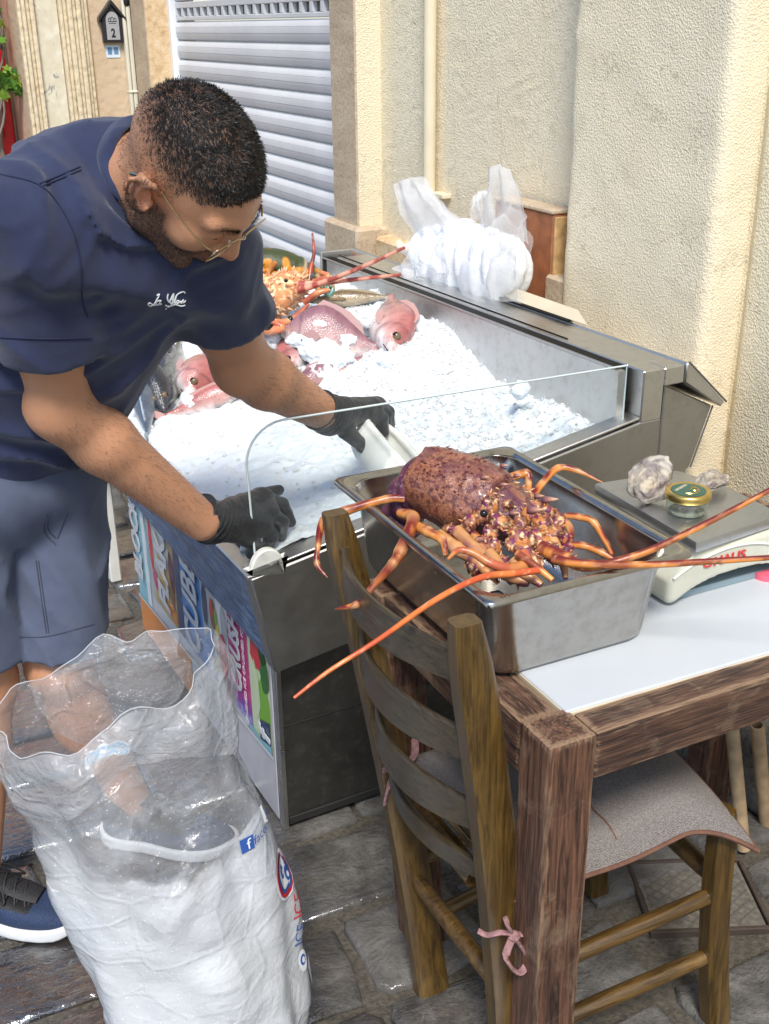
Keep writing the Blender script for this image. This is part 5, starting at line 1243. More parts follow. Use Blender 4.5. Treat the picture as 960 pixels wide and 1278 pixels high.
def cara(P):
    q = (P-LC) @ LF; k = 1-.22*sst(.02, .11, q[:, 0])
    q2 = q.copy(); q2[:, 1] /= k; q2[:, 2] /= (1-.25*sst(.03, .11, q[:, 0]))
    d = s_ell(q2, (0, 0, 0), (.146, .067, .064)); d = np.maximum(d, -q[:, 0]-.095)
    d = smax(d, -(s_ell(q, (.055, 0, .06), (.006, .045, .02))), .006)
    d += -.0025*np.exp(-(q[:, 1]/.006)**2)
    return d*.8+.0018*(np.abs(vn(P, 170, 3)-.5)-.25)+.003*(vn(P, 60, 5)-.5)
V, Fq = sdf_mesh(cara, LC-.14, LC+.14, .0024); q = (V-LC) @ LF
g1 = vn(V, 300, 2); g2 = vn(V, 190, 4); g3 = vn(V, 38, 7)
c = A3((.30, .17, .075))*(1-g1[:, None]*.4)+A3((.46, .29, .14))*g1[:, None]*.6
c = c*(1-sst(.56, .70, g2)[:, None]*.8)+A3((.085, .014, .022))*sst(.56, .70, g2)[:, None]*.8
fr_ = np.clip(sst(.02, .085, q[:, 0])*1.0*sst(.38, .6, g3+.25*sst(.02, .08, q[:, 0])), 0, 1)[:, None]; c = c*(1-fr_)+(PUR*.9+.06*CRM)*fr_
top_ = (sst(.02, .055, q[:, 2])*sst(.45, .6, g3))[:, None]*.55; c = c*(1-top_)+A3((.17, .075, .07))*top_
sd_ = sst(.01, -.03, q[:, 2])[:, None]*.6; c = c*(1-sd_)+A3((.27, .14, .05))*sd_
c = c*A3((.92, .62, .70)); link('carapace', np_mesh('carapace', V-lo_, Fq, [M_CARA], True, None, c), lob)
Nn = vnormals(V, Fq); rl = np.random.default_rng(9)
mb = MB(); cc = []
def spine(p, d, L, r, col, tipc):
    d = A3(d); d = d/np.linalg.norm(d); b0 = len(mb.v); mb.tube([p-d*L*.2, p+d*L*.4, p+d*L], [r, r*.62, r*.06], 6); 
    cc.extend([col]*6+[col*.6+tipc*.4]*6+[tipc]*6)
upi = np.where((q[:, 2] > .0) & (q[:, 0] > -.08))[0]
for i in rl.choice(upi, 170):
    s = rl.uniform(.5, 1.); spine(V[i]-lo_, Nn[i]*.7+la*.8, .006*s, .0022*s, A3((.2, .05, .04)), A3((.05, .01, .015)))
for s_ in (-1, 1):
    for (x_, y_, z_, L_, r_) in ((.118, .024, .040, .022, .007), (.095, .040, .030, .014, .005), (.122, .010, .030, .018, .005), (.06, .022, .058, .012, .004), (.03, .03, .060, .012, .004)): spine(lpt(x_, s_*y_, z_)-lo_, la*1.0+LF[:, 2]*.55, L_, r_, A3((.22, .07, .10)), A3((.6, .36, .2)))
for i in rl.choice(np.where((q[:, 0] > .05))[0], 60):
    s = rl.uniform(.6, 1.3); spine(V[i]-lo_, Nn[i]*.6+la, .008*s, .0026*s, A3((.5, .3, .16)), CRM)
# abdomen rings behind, curling down into the pan
tag(link('spines', np_mesh('spines', mb.v, mb.f, [M_SHELL], True, None, np.array(cc)), lob), kind='stuff')
for k in range(5):
    a = .25+.5*k; cen = lpt(-.088-.036*math.sin(a), 0, -.070+.066*math.cos(a)-.02*k); rr = .055-.004*k
    ax = LF @ A3((-math.cos(a), 0, -math.sin(a))); zz_ = LF @ A3((-math.sin(a), 0, math.cos(a))); R_k = frame(ax, zz_)
    def ring(P):
        d = s_ell(P, cen-R_k[:, 2]*.012, (.026, rr, rr*.85), R_k); return d+.0015*(vn(P, 80, k)-.5)
    V, Fq = sdf_mesh(ring, cen-.08, cen+.08, .004); qq = (V-cen) @ R_k; g = vn(V, 60, k+1)
    c = PUR*(.3+.4*g[:, None])+A3((.10, .02, .02))*g[:, None]; ed = np.exp(-((qq[:, 0]-.016)/.005)**2)[:, None]; c = c*(1-ed)+A3((.36, .14, .07))*ed
    sp = sst(.70, .78, vn(V, 220, 3))[:, None]*.4; c = c*(1-sp)+A3((.4, .3, .4))*sp
    link('abdomen_ring', np_mesh('abdomen_ring', V-lo_, Fq, [M_SHELL], True, None, c), lob)
# head parts: antenna bases, plates and mouthparts
blobs = [(612, 632, 1.70, .020, .014), (628, 655, 1.67, .022, .015), (648, 668, 1.64, .022, .016), (640, 640, 1.72, .020, .013), (662, 648, 1.70, .020, .015), (676, 652, 1.68, .022, .016), (672, 672, 1.645, .026, .018), (690, 668, 1.65, .022, .016), (655, 690, 1.62, .020, .013), (612, 668, 1.67, .018, .012), (585, 655, 1.70, .020, .012), (600, 690, 1.65, .016, .011), (638, 612, 1.77, .020, .014), (656, 618, 1.77, .018, .012), (690, 690, 1.62, .020, .014), (574, 680, 1.68, .020, .010), (622, 712, 1.62, .018, .010), (592, 712, 1.64, .02, .01), (648, 720, 1.61, .018, .010), (710, 700, 1.63, .018, .010), (600, 645, 1.69, .014, .010), (618, 648, 1.665, .012, .009), (634, 632, 1.70, .013, .009), (650, 652, 1.66, .012, .009), (668, 632, 1.72, .013, .010), (684, 640, 1.71, .014, .010), (696, 652, 1.685, .014, .011), (700, 672, 1.655, .014, .010), (640, 680, 1.63, .013, .010), (664, 676, 1.63, .014, .010), (618, 682, 1.65, .014, .010), (575, 668, 1.69, .015, .009), (600, 676, 1.66, .013, .009), (588, 698, 1.65, .014, .009), (628, 700, 1.625, .014, .009), (668, 700, 1.61, .016, .010), (706, 686, 1.64, .014, .010), (560, 660, 1.70, .014, .008)]
rb = random.Random(4); cents = []
for (px, py, d_, r1, r2_) in blobs:
    cents.append((at(px, py, d_+.012), np.linalg.qr(np.random.default_rng(int(px*7+py)).normal(size=(3, 3)))[0], (r1, r2_, r2_*.8)))
def headf(P):
    d = None
    for c_, R_b, r_ in cents:
        e = s_ell(P, c_, r_, R_b); d = e if d is None else smin(d, e, .0025)
    return d*.85+.0030*(np.abs(vn(P, 110, 6)-.5)-.25)+.0018*(vn(P, 260, 2)-.5)
allc = np.array([c_[0] for c_ in cents]); V, Fq = sdf_mesh(headf, allc.min(0)-.04, allc.max(0)+.04, .0018)
g1, g2, g3 = vn(V, 75, 1), vn(V, 260, 2), vn(V, 130, 3); k1 = sst(.42, .58, g1)[:, None]
c = (PUR*.9+A3((.08, .0, .0)))*(1-k1)+A3((.30, .11, .06))*k1; k2 = sst(.60, .70, g2)[:, None]; c = c*(1-k2)+CRM*k2; k3 = sst(.62, .72, g3)[:, None]*.8; c = c*(1-k3)+OR*.8*k3; k4 = sst(.36, .26, g3)[:, None]*.8; c = c*(1-k4)+A3((.06, .012, .012))*k4
link('head', np_mesh('head', V-lo_, Fq, [M_SHELL], True, None, c), lob); Nh = vnormals(V, Fq)
mb = MB(); cc = []
for i in rl.choice(len(V), 420):
    if Nh[i] @ cF > .3: continue
    s = rl.uniform(.4, 1.2); spine(V[i]-lo_, Nh[i]+la*.5, .0075*s, .0022*s, A3((.5, .2, .08)), CRM if rl.random() < .35 else (OR if rl.random() < .5 else A3((.12, .02, .03))))
tag(link('head_spines', np_mesh('head_spines', mb.v, mb.f, [M_SHELL], True, None, np.array(cc)), lob), kind='stuff')
for px, py, d_ in ((584+20, 641, 1.665), (699-40, 630, 1.73)): MB().ball(tuple(at(px, py, d_)-lo_), .0062, 12).build('eye', simple('lobster_eye', (.004, .004, .006), .06), lob)
def limb(name, par, o, pts, rr, n=10, stripe=True, band=0., sub=7, seed=0, base=OR, dark=DR, M_=None, knots=True):
    P4 = spline([(*at(*p), r) for p, r in zip(pts, rr)], sub); pp = [p[:3]-A3(o) for p in P4]; rad_ = [max(.0006, p[3]) for p in P4]
    if knots:
        for i in range(1, len(pts)-1): rad_[i*sub] *= 1.12; rad_[max(0, i*sub-1)] *= 1.06
    V, Fs = tube_vf(pp, rad_, n); V = np.array([tuple(v) for v in V]); L = len(pp); i = np.repeat(np.arange(L), n); k = np.tile(np.arange(n), L)
    nz = vn(V+seed, 70, 2); nf = vn(V+seed, 260, 3); c = base*(.75+.5*nz[:, None])
    if stripe:
        s = np.clip(.12+1.6*np.cos(2*math.pi*(k/n)-2.0+.8*(nz-.5)), 0, 1)*sst(.25, .5, nz+.1); c = c*(1-s[:, None])+dark*s[:, None]
    if band:
        b_ = sst(.35, .6, .5+.5*np.sin(i*band+2*fbm(V, 20, 2, 1)))*(.65 if stripe else .85); c = c*(1-b_[:, None])+dark*b_[:, None]
    if knots:
        kn = np.min(np.abs(i[:, None]-np.array([j*sub for j in range(1, len(pts)-1)] or [999])[None]), 1); c2 = np.exp(-(kn/1.1)**2)[:, None]*.55; c = c*(1-c2)+(OR*.6+CRM*.4)*c2
    sp = sst(.72, .8, nf)[:, None]*.35; c = c*(1-sp)+CRM*sp
    return link(name, np_mesh(name, V, Fs, [M_ or M_LIMB], True, 60, c), par)
legs = [
 ([(505, 622, 1.80), (482, 623, 1.80), (430, 638, 1.79), (404, 650, 1.78), (397, 682, 1.755), (396, 704, 1.745), (409, 721, 1.735)], [.008, .008, .0095, .0088, .0055, .0058, .0012]),
 ([(500, 640, 1.77), (516, 648, 1.735), (499, 690, 1.68), (490, 704, 1.665), (455, 744, 1.625), (444, 755, 1.615), (419, 760, 1.60)], [.010, .0125, .0115, .009, .0062, .0066, .0012]),
 ([(515, 655, 1.74), (536, 664, 1.70), (553, 675, 1.68), (556, 694, 1.665)], [.011, .0105, .009, .004]),
 ([(560, 672, 1.70), (580, 690, 1.67), (606, 712, 1.64), (622, 728, 1.63)], [.012, .011, .009, .005]),
 ([(592, 668, 1.69), (612, 690, 1.66), (640, 715, 1.63), (655, 726, 1.62)], [.011, .010, .008, .004]),
 ([(610, 599, 1.85), (632, 597, 1.845), (657, 591, 1.84), (660, 604, 1.83), (660, 626, 1.80)], [.0075, .0095, .0105, .0072, .005]),
 ([(640, 622, 1.80), (661, 622, 1.82), (676, 604, 1.84), (697, 584, 1.865), (722, 588, 1.86), (752, 602, 1.85)], [.007, .009, .0085, .0085, .0062, .0018]),
 ([(648, 631, 1.76), (680, 633, 1.755), (711, 659, 1.72), (709, 692, 1.69)], [.009, .009, .0085, .003]),
 ([(668, 640, 1.74), (682, 646, 1.735), (697, 676, 1.70), (690, 702, 1.68)], [.008, .008, .007, .003]),
 ([(704, 643, 1.76), (722, 645, 1.765), (742, 653, 1.765), (765, 692, 1.735)], [.0065, .008, .0082, .005]),
 ([(705, 680, 1.69), (728, 681, 1.70), (752, 690, 1.69), (770, 700, 1.68)], [.008, .008, .008, .003])]
for i, (p, r) in enumerate(legs): limb('leg', lob, lo_, p, [x_*(.80 if i < 3 else .70) for x_ in r], 12, True, 0, 7, i*3.1)
for i, (p, r) in enumerate((([(548, 668, 1.70), (572, 686, 1.67), (596, 700, 1.65), (610, 722, 1.635)], [.010, .011, .009, .005]), ([(570, 662, 1.69), (596, 688, 1.655), (622, 706, 1.63), (640, 728, 1.615)], [.010, .010, .009, .005]), ([(610, 690, 1.64), (632, 716, 1.615), (660, 728, 1.60)], [.010, .010, .006]), ([(676, 660, 1.67), (690, 676, 1.65), (702, 700, 1.63), (706, 722, 1.615)], [.009, .009, .007, .004]), ([(640, 700, 1.615), (656, 716, 1.60), (676, 730, 1.59)], [.009, .009, .005]))): limb('maxilliped', lob, lo_, p, r, 10, True, .8, 7, i*2.2, A3((.16, .03, .075)), A3((.5, .24, .09)))
limb('antenna', lob, lo_, [(676, 684, 1.63), (700, 694, 1.605), (735, 707, 1.585), (800, 691, 1.575), (870, 659, 1.56), (960, 612, 1.54), (1040, 565, 1.52)], [.0115, .0105, .0076, .0054, .0046, .0038, .003], 10, True, .55, 14, 3, knots=False)
limb('antenna', lob, lo_, [(690, 697, 1.60), (722, 703, 1.582), (800, 705, 1.555), (880, 701, 1.53), (960, 696, 1.505), (1050, 690, 1.47)], [.007, .0066, .0053, .0046, .0038, .003], 10, True, .35, 14, 8, knots=False)
limb('antenna', lob, lo_, [(672, 712, 1.565), (640, 716, 1.55), (600, 721, 1.53), (545, 748, 1.485), (470, 800, 1.44), (410, 838, 1.42), (367, 871, 1.41)], [.005, .0052, .0048, .0042, .0035, .003, .0022], 10, False, .25, 14, 5, base=A3((.62, .16, .04)), dark=A3((.5, .08, .03)), knots=False)
limb('antennule', lob, lo_, [(652, 690, 1.61), (656, 704, 1.60), (638, 710, 1.59), (612, 703, 1.585), (590, 690, 1.59), (572, 687, 1.59), (559, 698, 1.575)], [.010, .0098, .0082, .0068, .0055, .0045, .002], 10, False, .3, 10, 6, base=A3((.55, .2, .06)), dark=A3((.4, .08, .04)), knots=False)
limb('antennule', lob, lo_, [(645, 690, 1.60), (670, 708, 1.585), (690, 724, 1.575)], [.006, .0055, .004], 8, False, .3, 8, 7, knots=False)

# ------------------------------------------------------------------ fish and shellfish lying on the ice
M_FISH = None
t = NT('fish_skin'); v = t.voro(240, t.map((1, 1, 1)), rnd=.6); n = t.noise(60, 4)
t.P(col=t.attr(), rough=t.ramp(n, [(.3, .18), (.7, .34)]), normal=t.bump(v, .45, .002), spec=.6, coat=.4); M_FISH = t.m
M_FIN = paint('fish_fin', .4, .3); M_PUP = simple('fish_pupil', (.005, .005, .006), .05); M_IRIS = simple('fish_iris', (.16, .11, .06), .12)
def fish(name, label, snout, tail, up, L, Hh, Wd, cols, tailfin=True, eye=.016, mouth=0., grp='fish on the ice'):
    """snout point, direction point, dorsal direction; body lofted along x from the snout"""
    o = thing(name, label, 'fish', tuple(snout), 0, grp); R_f = frame(A3(tail)-A3(snout), up); so3 = A3(snout)
    st_ = [(0, .02, .03, -.02), (.03, .13, .22, -.02), (.08, .30, .45, -.01), (.16, .55, .8, .0), (.26, .82, 1., .02), (.38, 1., 1., .02), (.52, .92, .88, .01), (.68, .62, .6, 0), (.82, .32, .34, 0), (.92, .2, .16, 0), (.96, .22, .08, 0)]
    S = np.array(spline(st_, 5)); n = 22; V = []; C_ = []; top_c, mid_c, bel_c = [A3(c) for c in cols]
    for s in S:
        for k in range(n):
            a = 2*math.pi*k/n; y = Wd/2*s[2]*math.cos(a); z = Hh/2*s[1]*math.sin(a)*(1 if math.sin(a) > 0 else .95)+s[3]*Hh
            V.append((s[0]*L, y, z)); h_ = math.sin(a)
            c = mid_c+(top_c-mid_c)*max(0, h_)**.7 if h_ > 0 else mid_c+(bel_c-mid_c)*min(1, -h_*1.5)**.8
            if s[0] < .07: c = c*.4+bel_c*.6 if mouth else c
            C_.append(c)
    V = np.array(V); nz = vn(V+L*3, 60, 2); nf = vn(V+L*5, 160, 4); C_ = np.array(C_)*(.72+.5*nz[:, None]); C_ = C_*(1-sst(.62, .75, nf)[:, None]*.35)+top_c*.6*sst(.62, .75, nf)[:, None]*.35
    gill = np.exp(-((V[:, 0]-L*(.235-.35*(V[:, 2]/Hh)**2))/(.004))**2)[:, None]*.6; C_ = C_*(1-gill)+top_c*.35*gill
    Fs = [(i*n+k, i*n+(k+1) % n, (i+1)*n+(k+1) % n, (i+1)*n+k) for i in range(len(S)-1) for k in range(n)]+[tuple(range(n))[::-1], tuple((len(S)-1)*n+k for k in range(n))]
    W_ = V @ R_f.T; link('body', np_mesh('body', W_, Fs, [M_FISH], True, 70, C_), o)
    def fin(nm, pts, th=.002, col=None):
        P2 = [R_f @ A3(p) for p in pts]; nn_ = R_f @ A3((0, th, 0)); Vv = [p+nn_ for p in P2]+[p-nn_ for p in P2]; m = len(P2)
        Ff = [tuple(range(m)), tuple(range(m, 2*m))[::-1]]+[(k, m+k, m+(k+1) % m, (k+1) % m) for k in range(m)]
        link(nm, np_mesh(nm, Vv, Ff, [M_FIN], False, None, np.tile((mid_c if col is None else A3(col))*.9, (2*m, 1))), o)
    if tailfin: fin('tail_fin', [(L*.94, 0, Hh*.09), (L*1.08, 0, Hh*.40), (L*1.14, 0, Hh*.44), (L*1.05, 0, 0), (L*1.14, 0, -Hh*.44), (L*1.08, 0, -Hh*.38), (L*.94, 0, -Hh*.09)])
    fin('dorsal_fin', [(L*.3, 0, Hh*.46), (L*.36, 0, Hh*.60), (L*.5, 0, Hh*.56), (L*.62, 0, Hh*.50), (L*.75, 0, Hh*.34), (L*.8, 0, Hh*.16), (L*.6, 0, Hh*.3), (L*.4, 0, Hh*.46)])
    for s in (-1, 1):
        fin('side_fin', [(L*.27, s*Wd*.5, -.06*Hh), (L*.36, s*Wd*.58, .05*Hh), (L*.44, s*Wd*.6, -.04*Hh), (L*.40, s*Wd*.56, -.14*Hh), (L*.28, s*Wd*.48, -.12*Hh)])
        e = R_f @ A3((L*.125, s*(Wd*.237-eye*.5), Hh*.15)); MB().ball(tuple(e), eye, 16).build('eye', M_IRIS, o); MB().ball(tuple(R_f @ A3((L*.123, s*(Wd*.237-eye*.5+eye*.32), Hh*.151))), eye*.76, 14).build('pupil', M_PUP, o)
    mo_ = [tuple(R_f @ A3((L*(.012+.055*abs(math.cos(a))**1.5), Wd*.235*math.cos(a), -Hh*(.055+.05*abs(math.cos(a)))))) for a in np.linspace(0, math.pi, 15)]
    MB().tube(mo_, .0016, 5).build('mouth', M_LINE, o)
    return o
M_LINE = simple('mouth_dark', (.05, .012, .012), .4)
RED = ((.40, .12, .11), (.60, .36, .33), (.78, .72, .70)); REDM = ((.22, .095, .13), (.42, .24, .23), (.66, .56, .52)); GRY = ((.05, .055, .05), (.22, .23, .22), (.62, .62, .58)); DK = ((.02, .022, .03), (.06, .065, .08), (.3, .3, .32))
upz = A3((0, 0, 1))
fish('snapper', 'pink snapper head poking up from the ice near the back rail', at(490, 440, 2.93), at(486, 362, 3.22), upz*.35+.95*cR-.25*cF, .34, .145, .095, RED, False, .0125, 1)
fish('snapper', 'large purple pink sea bream lying on its side half covered with ice', at(345, 408, 3.02), at(452, 432, 3.00), cU*1.0+cR*.25, .30, .165, .08, REDM, False, .0145)
fish('snapper', 'small red snapper head with white snout sticking out between the bream and the arm', at(361, 464, 2.96), at(379, 402, 3.22), upz*.4-.9*cR-.3*cF, .26, .11, .08, RED, False, .0095, 1)
fish('snapper', 'reddish brown fish flank showing below the ice beside the man\'s forearm', at(352, 494, 2.93), at(450, 448, 2.99), cU+.2*cR, .27, .075, .06, REDM, False, .01)
fish('snapper', 'slim red scaly fish with its tail towards the man at the front of the ice', at(312, 482, 2.92), at(205, 520, 2.88), cU*.9-.3*cF, .24, .07, .055, RED, True, .008)
fish('snapper', 'red fish head with white throat facing out beside the grey bass', at(238, 496, 2.90), at(262, 420, 3.22), upz*.3+.8*cR-.4*cF, .28, .14, .11, RED, False, .011, 1)
fish('sea_bass', 'long silver grey bass lying behind the red head', at(208, 506, 2.95), at(232, 392, 3.35), -cR*.8+cU*.3, .36, .09, .075, GRY, False, .008)
fish('sea_bass', 'dark glossy fish with a pale eye at the counter edge beside the man', at(205, 512, 2.86), at(172, 425, 3.1), -cR*.3-cF*.6+cU, .33, .10, .08, DK, False, .009)
fish('sea_bass', 'dark grey fish lying between the bass and the counter edge', at(200, 470, 3.02), at(212, 398, 3.35), -cR*.6-cF*.5, .32, .09, .07, DK, False, .008)
fish('sea_bass', 'silver blue fish at the very front of the ice with dark stripes', at(176, 472, 2.95), at(184, 540, 2.80), -cF+cU*.3, .24, .085, .06, ((.06, .08, .12), (.3, .36, .42), (.6, .62, .64)), True, .007)
fish('flathead', 'slender brown fish stretched along the back of the ice', at(385, 376, 3.3), at(490, 370, 3.28), cU, .26, .05, .05, ((.12, .085, .04), (.3, .22, .12), (.5, .42, .3)), True, .006)
# more ice heaped over the fish
HP = [(398, 436, 2.99, .055, .030), (420, 446, 2.98, .05, .022), (372, 424, 3.0, .03, .018), (436, 424, 2.99, .022, .018), (488, 450, 2.92, .030, .018), (362, 476, 2.95, .028, .016), (520, 412, 3.05, .035, .04), (455, 402, 3.08, .035, .035), (335, 428, 3.04, .04, .03), (241, 500, 2.90, .028, .018), (405, 462, 2.96, .04, .014), (652, 486, 2.60, .020, .020)]
HPC = [(at(px, py, d_), r1, r2_) for px, py, d_, r1, r2_ in HP]; FH = np.stack([cR, cF*.8+cU*.6, np.cross(cR, cF*.8+cU*.6)], 1)
def heapf(P):
    d = None
    for c_, r1, r2_ in HPC:
        e = s_ell(P, c_, (r1, r1*.8, r2_), FH); d = e if d is None else smin(d, e, .012)
    return d*.8+.016*(np.abs(vn(P, 70, 5)-.5)-.25)+.011*(np.abs(vn(P, 130, 2)-.5)-.25)+.02*fbm(P, 22, 2, 4)
ac = np.array([c_[0] for c_ in HPC]); V, Fq = sdf_mesh(heapf, ac.min(0)-.07, ac.max(0)+.07, .0042); hp_ = link('ice_heap', np_mesh('ice_heap', V, Fq, [M_ICE]))
tag(hp_, 'loose crushed ice heaped over the fish', 'ice', kind='stuff')

# shellfish at the far end
lob2 = thing('spiny_lobster', 'pale orange spiny lobster lying on the fish beside the man\'s sleeve', 'lobster', tuple(at(345, 372, 3.12))); l2 = A3(lob2.location)
ax2 = at(392, 342, 3.16)-at(300, 395, 3.05); F2_ = frame(ax2, upz-.5*cF); C2 = at(338, 372, 3.12)
def car2(P):
    q = (P-C2) @ F2_; d = s_ell(q, (0, 0, 0), (.125, .062, .055)); return d*.85+.005*(np.abs(vn(P, 70, 3)-.5)-.25)+.002*(vn(P, 190, 5)-.5)
V, Fq = sdf_mesh(car2, C2-.15, C2+.15, .004); g = vn(V, 120, 2); g2 = vn(V, 30, 3)
c = A3((.62, .27, .12))*(.7+.6*g2[:, None]); k = sst(.55, .68, g)[:, None]; c = c*(1-k)+A3((.82, .62, .36))*k
link('carapace', np_mesh('carapace', V-l2, Fq, [M_SHELL], True, None, c), lob2); Nn = vnormals(V, Fq); mb = MB(); cc = []
for i in rl.choice(len(V), 220): s = rl.uniform(.5, 1.4); spine(V[i]-l2, Nn[i]+.5*F2_[:, 0], .012*s, .004*s, A3((.66, .3, .13)), A3((.8, .6, .4)))
tag(link('spines', np_mesh('spines', mb.v, mb.f, [M_SHELL], True, None, np.array(cc)), lob2), kind='stuff')
OR2, DR2 = A3((.62, .20, .09)), A3((.30, .03, .025))
limb('antenna', lob2, l2, [(372, 362, 3.08), (405, 352, 3.05), (455, 332, 2.98), (505, 309, 2.9)], [.012, .0075, .006, .004], 8, False, .8, 14, 1, OR2+.15, DR2, knots=False)
limb('antenna', lob2, l2, [(372, 356, 3.10), (405, 353, 3.08), (450, 348, 3.02), (500, 343, 2.96)], [.012, .0075, .006, .004], 8, False, .8, 14, 2, OR2+.15, DR2, knots=False)
for i, (p, r) in enumerate((([(320, 392, 3.05), (340, 402, 3.02), (362, 400, 3.0), (385, 380, 3.02)], [.011, .011, .009, .004]), ([(310, 400, 3.03), (330, 410, 3.0), (350, 404, 2.99)], [.012, .012, .008]), ([(380, 378, 3.08), (396, 366, 3.06), (412, 362, 3.06)], [.009, .009, .006]), ([(392, 352, 3.1), (410, 345, 3.08), (400, 340, 3.1)], [.009, .008, .006]), ([(318, 404, 3.0), (335, 412, 2.98), (352, 408, 2.97), (340, 402, 2.97)], [.012, .013, .011, .006]))): limb('leg', lob2, l2, p, r, 10, False, .5, 6, i, OR2, A3((.42, .09, .05)))
MB().ball(tuple(at(357, 350, 3.06)-l2), .006, 10).build('eye', M_PUP, lob2); MB().ball(tuple(at(336, 408, 2.97)-l2), .010, 10, sc=(1.6, 1, 1)).build('eye', M_PUP, lob2)
lob3 = thing('slipper_lobster', 'green and orange lobster on top of the heap in front of the shutter', 'lobster', tuple(at(355, 335, 3.22))); l3 = A3(lob3.location)
C3 = at(362, 336, 3.22); F3_ = frame(at(412, 352, 3.26)-at(318, 322, 3.2), upz)
def car3(P):
    q = (P-C3) @ F3_; k = 1-.35*sst(-.05, .13, q[:, 0]); q2 = q.copy(); q2[:, 1] /= k; q2[:, 2] /= k
    return s_ell(q2, (0, 0, 0), (.125, .055, .048))*.8+.003*np.sin(q[:, 0]*190)*sst(.0, .03, q[:, 0])+.004*(np.abs(vn(P, 80, 3)-.5)-.25)
V, Fq = sdf_mesh(car3, C3-.15, C3+.15, .004); q = (V-C3) @ F3_; g = vn(V, 40, 2); k = (sst(.42, .62, g+.5*(-q[:, 2])/.05*.4))[:, None]
c = A3((.045, .06, .02))*(1-k)+A3((.62, .24, .02))*k; b_ = np.exp(-((q[:, 0]-.035)/.005)**2)[:, None]; c = c*(1-b_)+A3((.6, .5, .35))*b_
link('carapace', np_mesh('carapace', V-l3, Fq, [M_SHELL], True, None, c), lob3)
for i in range(9):
    p0 = (318+rb.uniform(-8, 30), 330+rb.uniform(-4, 22), 3.14); limb('leg', lob3, l3, [p0, (p0[0]-rb.uniform(2, 16), p0[1]+rb.uniform(-6, 18), 3.12), (p0[0]-rb.uniform(6, 22), p0[1]+rb.uniform(4, 30), 3.10)], [.008, .007, .004], 8, False, .5, 6, i, A3((.6, .22, .03)), A3((.3, .1, .02)))
limb('antenna', lob3, l3, [(386, 352, 3.2), (388, 335, 3.2), (392, 315, 3.2), (390, 291, 3.2)], [.012, .007, .005, .003], 8, False, .6, 8, 3, A3((.4, .06, .03)), A3((.12, .02, .015)), knots=False)
for i in range(7): limb('leg', lob3, l3, [(395+rb.uniform(-8, 10), 345+rb.uniform(-6, 8), 3.2), (405+rb.uniform(-8, 10), 352+rb.uniform(-8, 10), 3.18), (412+rb.uniform(-8, 8), 362+rb.uniform(-8, 10), 3.17)], [.008, .008, .004], 8, False, .5, 5, i, rb.choice([A3((.5, .25, .03)), A3((.05, .12, .06)), A3((.1, .3, .26))]), A3((.06, .03, .02)))
for i in range(5): limb('antenna', lob3, l3, [(320, 340, 3.15), (305+rb.uniform(-4, 4), 345+5*i, 3.13), (288+rb.uniform(-6, 6), 350+9*i, 3.1)], [.003, .0025, .0015], 6, False, 0, 5, i, A3((.12, .08, .09)), DR, knots=False)

# ------------------------------------------------------------------ ice scoop held in the left glove
scoop = thing('ice_scoop', 'white plastic ice scoop held in the gloved hand', 'scoop', tuple(at(488, 545, 2.26))); s0 = A3(scoop.location)
M_SCOOP = simple('scoop_white', (.72, .72, .68), .3, var=.05, sss=.1)
SF = frame(at(545, 628, 2.13)-at(470, 540, 2.27), cU*.6+cR*.6-cF*.35); SCc = at(500, 582, 2.235)
def scp(P):
    q = (P-SCc) @ SF; r = np.hypot(q[:, 1], q[:, 2]); sh_ = np.abs(r-.054)-.0028; sh_ = smax(sh_, q[:, 2]-.022, .003); sh_ = np.maximum(sh_, np.abs(q[:, 0])-.105)
    back = s_ell(q, (-.085, 0, -.0), (.045, .056, .056)); back = np.maximum(np.maximum(np.abs(back)-.0028, q[:, 0]+.083), q[:, 2]-.022)
    a = q.copy(); a[:, 1] = np.abs(a[:, 1]); rim = s_cap(a, (-.085, .0495, .023), (.105, .0495, .023), .0075)
    ang = np.clip((q[:, 0]+.085), -1, 0); rb_ = np.sqrt((np.hypot((q[:, 0]+.085)/.045*.0495, q[:, 1])-.0495)**2+(q[:, 2]-.023)**2)-.0075; rb_ = np.where(q[:, 0] < -.083, rb_, 1.)
    return smin(smin(np.minimum(sh_, back), rim, .006), rb_, .004)*.8
V, Fq = sdf_mesh(scp, SCc-.15, SCc+.15, .0028); link('bowl', np_mesh('bowl', relax(V, Fq, 2)-s0, Fq, [M_SCOOP]), scoop)
MB().tube(spline([SF @ A3((-.12, 0, -.01))+SCc-s0, SF @ A3((-.15, 0, -.004))+SCc-s0, SF @ A3((-.2, 0, 0.0))+SCc-s0], 5), .013, 12).build('handle', M_SCOOP, scoop)

# ------------------------------------------------------------------ tulle bundle behind the rail
t = NT('tulle'); tr = t.n('ShaderNodeBsdfTransparent'); df = t.n('ShaderNodeBsdfDiffuse', {'Color': (.95, .96, .97)}); tl = t.n('ShaderNodeBsdfTranslucent', {'Color': (.95, .96, .97)})
m0 = t.n('ShaderNodeMixShader', [.5, df.outputs[0], tl.outputs[0]]); lw = t.n('ShaderNodeLayerWeight', {'Blend': .35}).outputs[1]; n = t.noise(14, 4, .6)
al = t.math('ADD', t.math('MULTIPLY', lw, .75), t.ramp(n, [(.35, .14), (.7, .30)])); m1 = t.n('ShaderNodeMixShader', [al, tr.outputs[0], m0.outputs[0]]); t.t.links.new(m1.outputs[0], t.t.nodes['Material Output'].inputs[0]); M_TUL = t.m
t = NT('tulle_dense'); n = t.noise(26, 6, .6, dist=1.); t.P(col=(.9, .92, .94), rough=.9, normal=t.bump(n, .6, .012), sss=.3); t.b.inputs['Subsurface Radius'].default_value = (.03, .03, .03); M_TULD = t.m
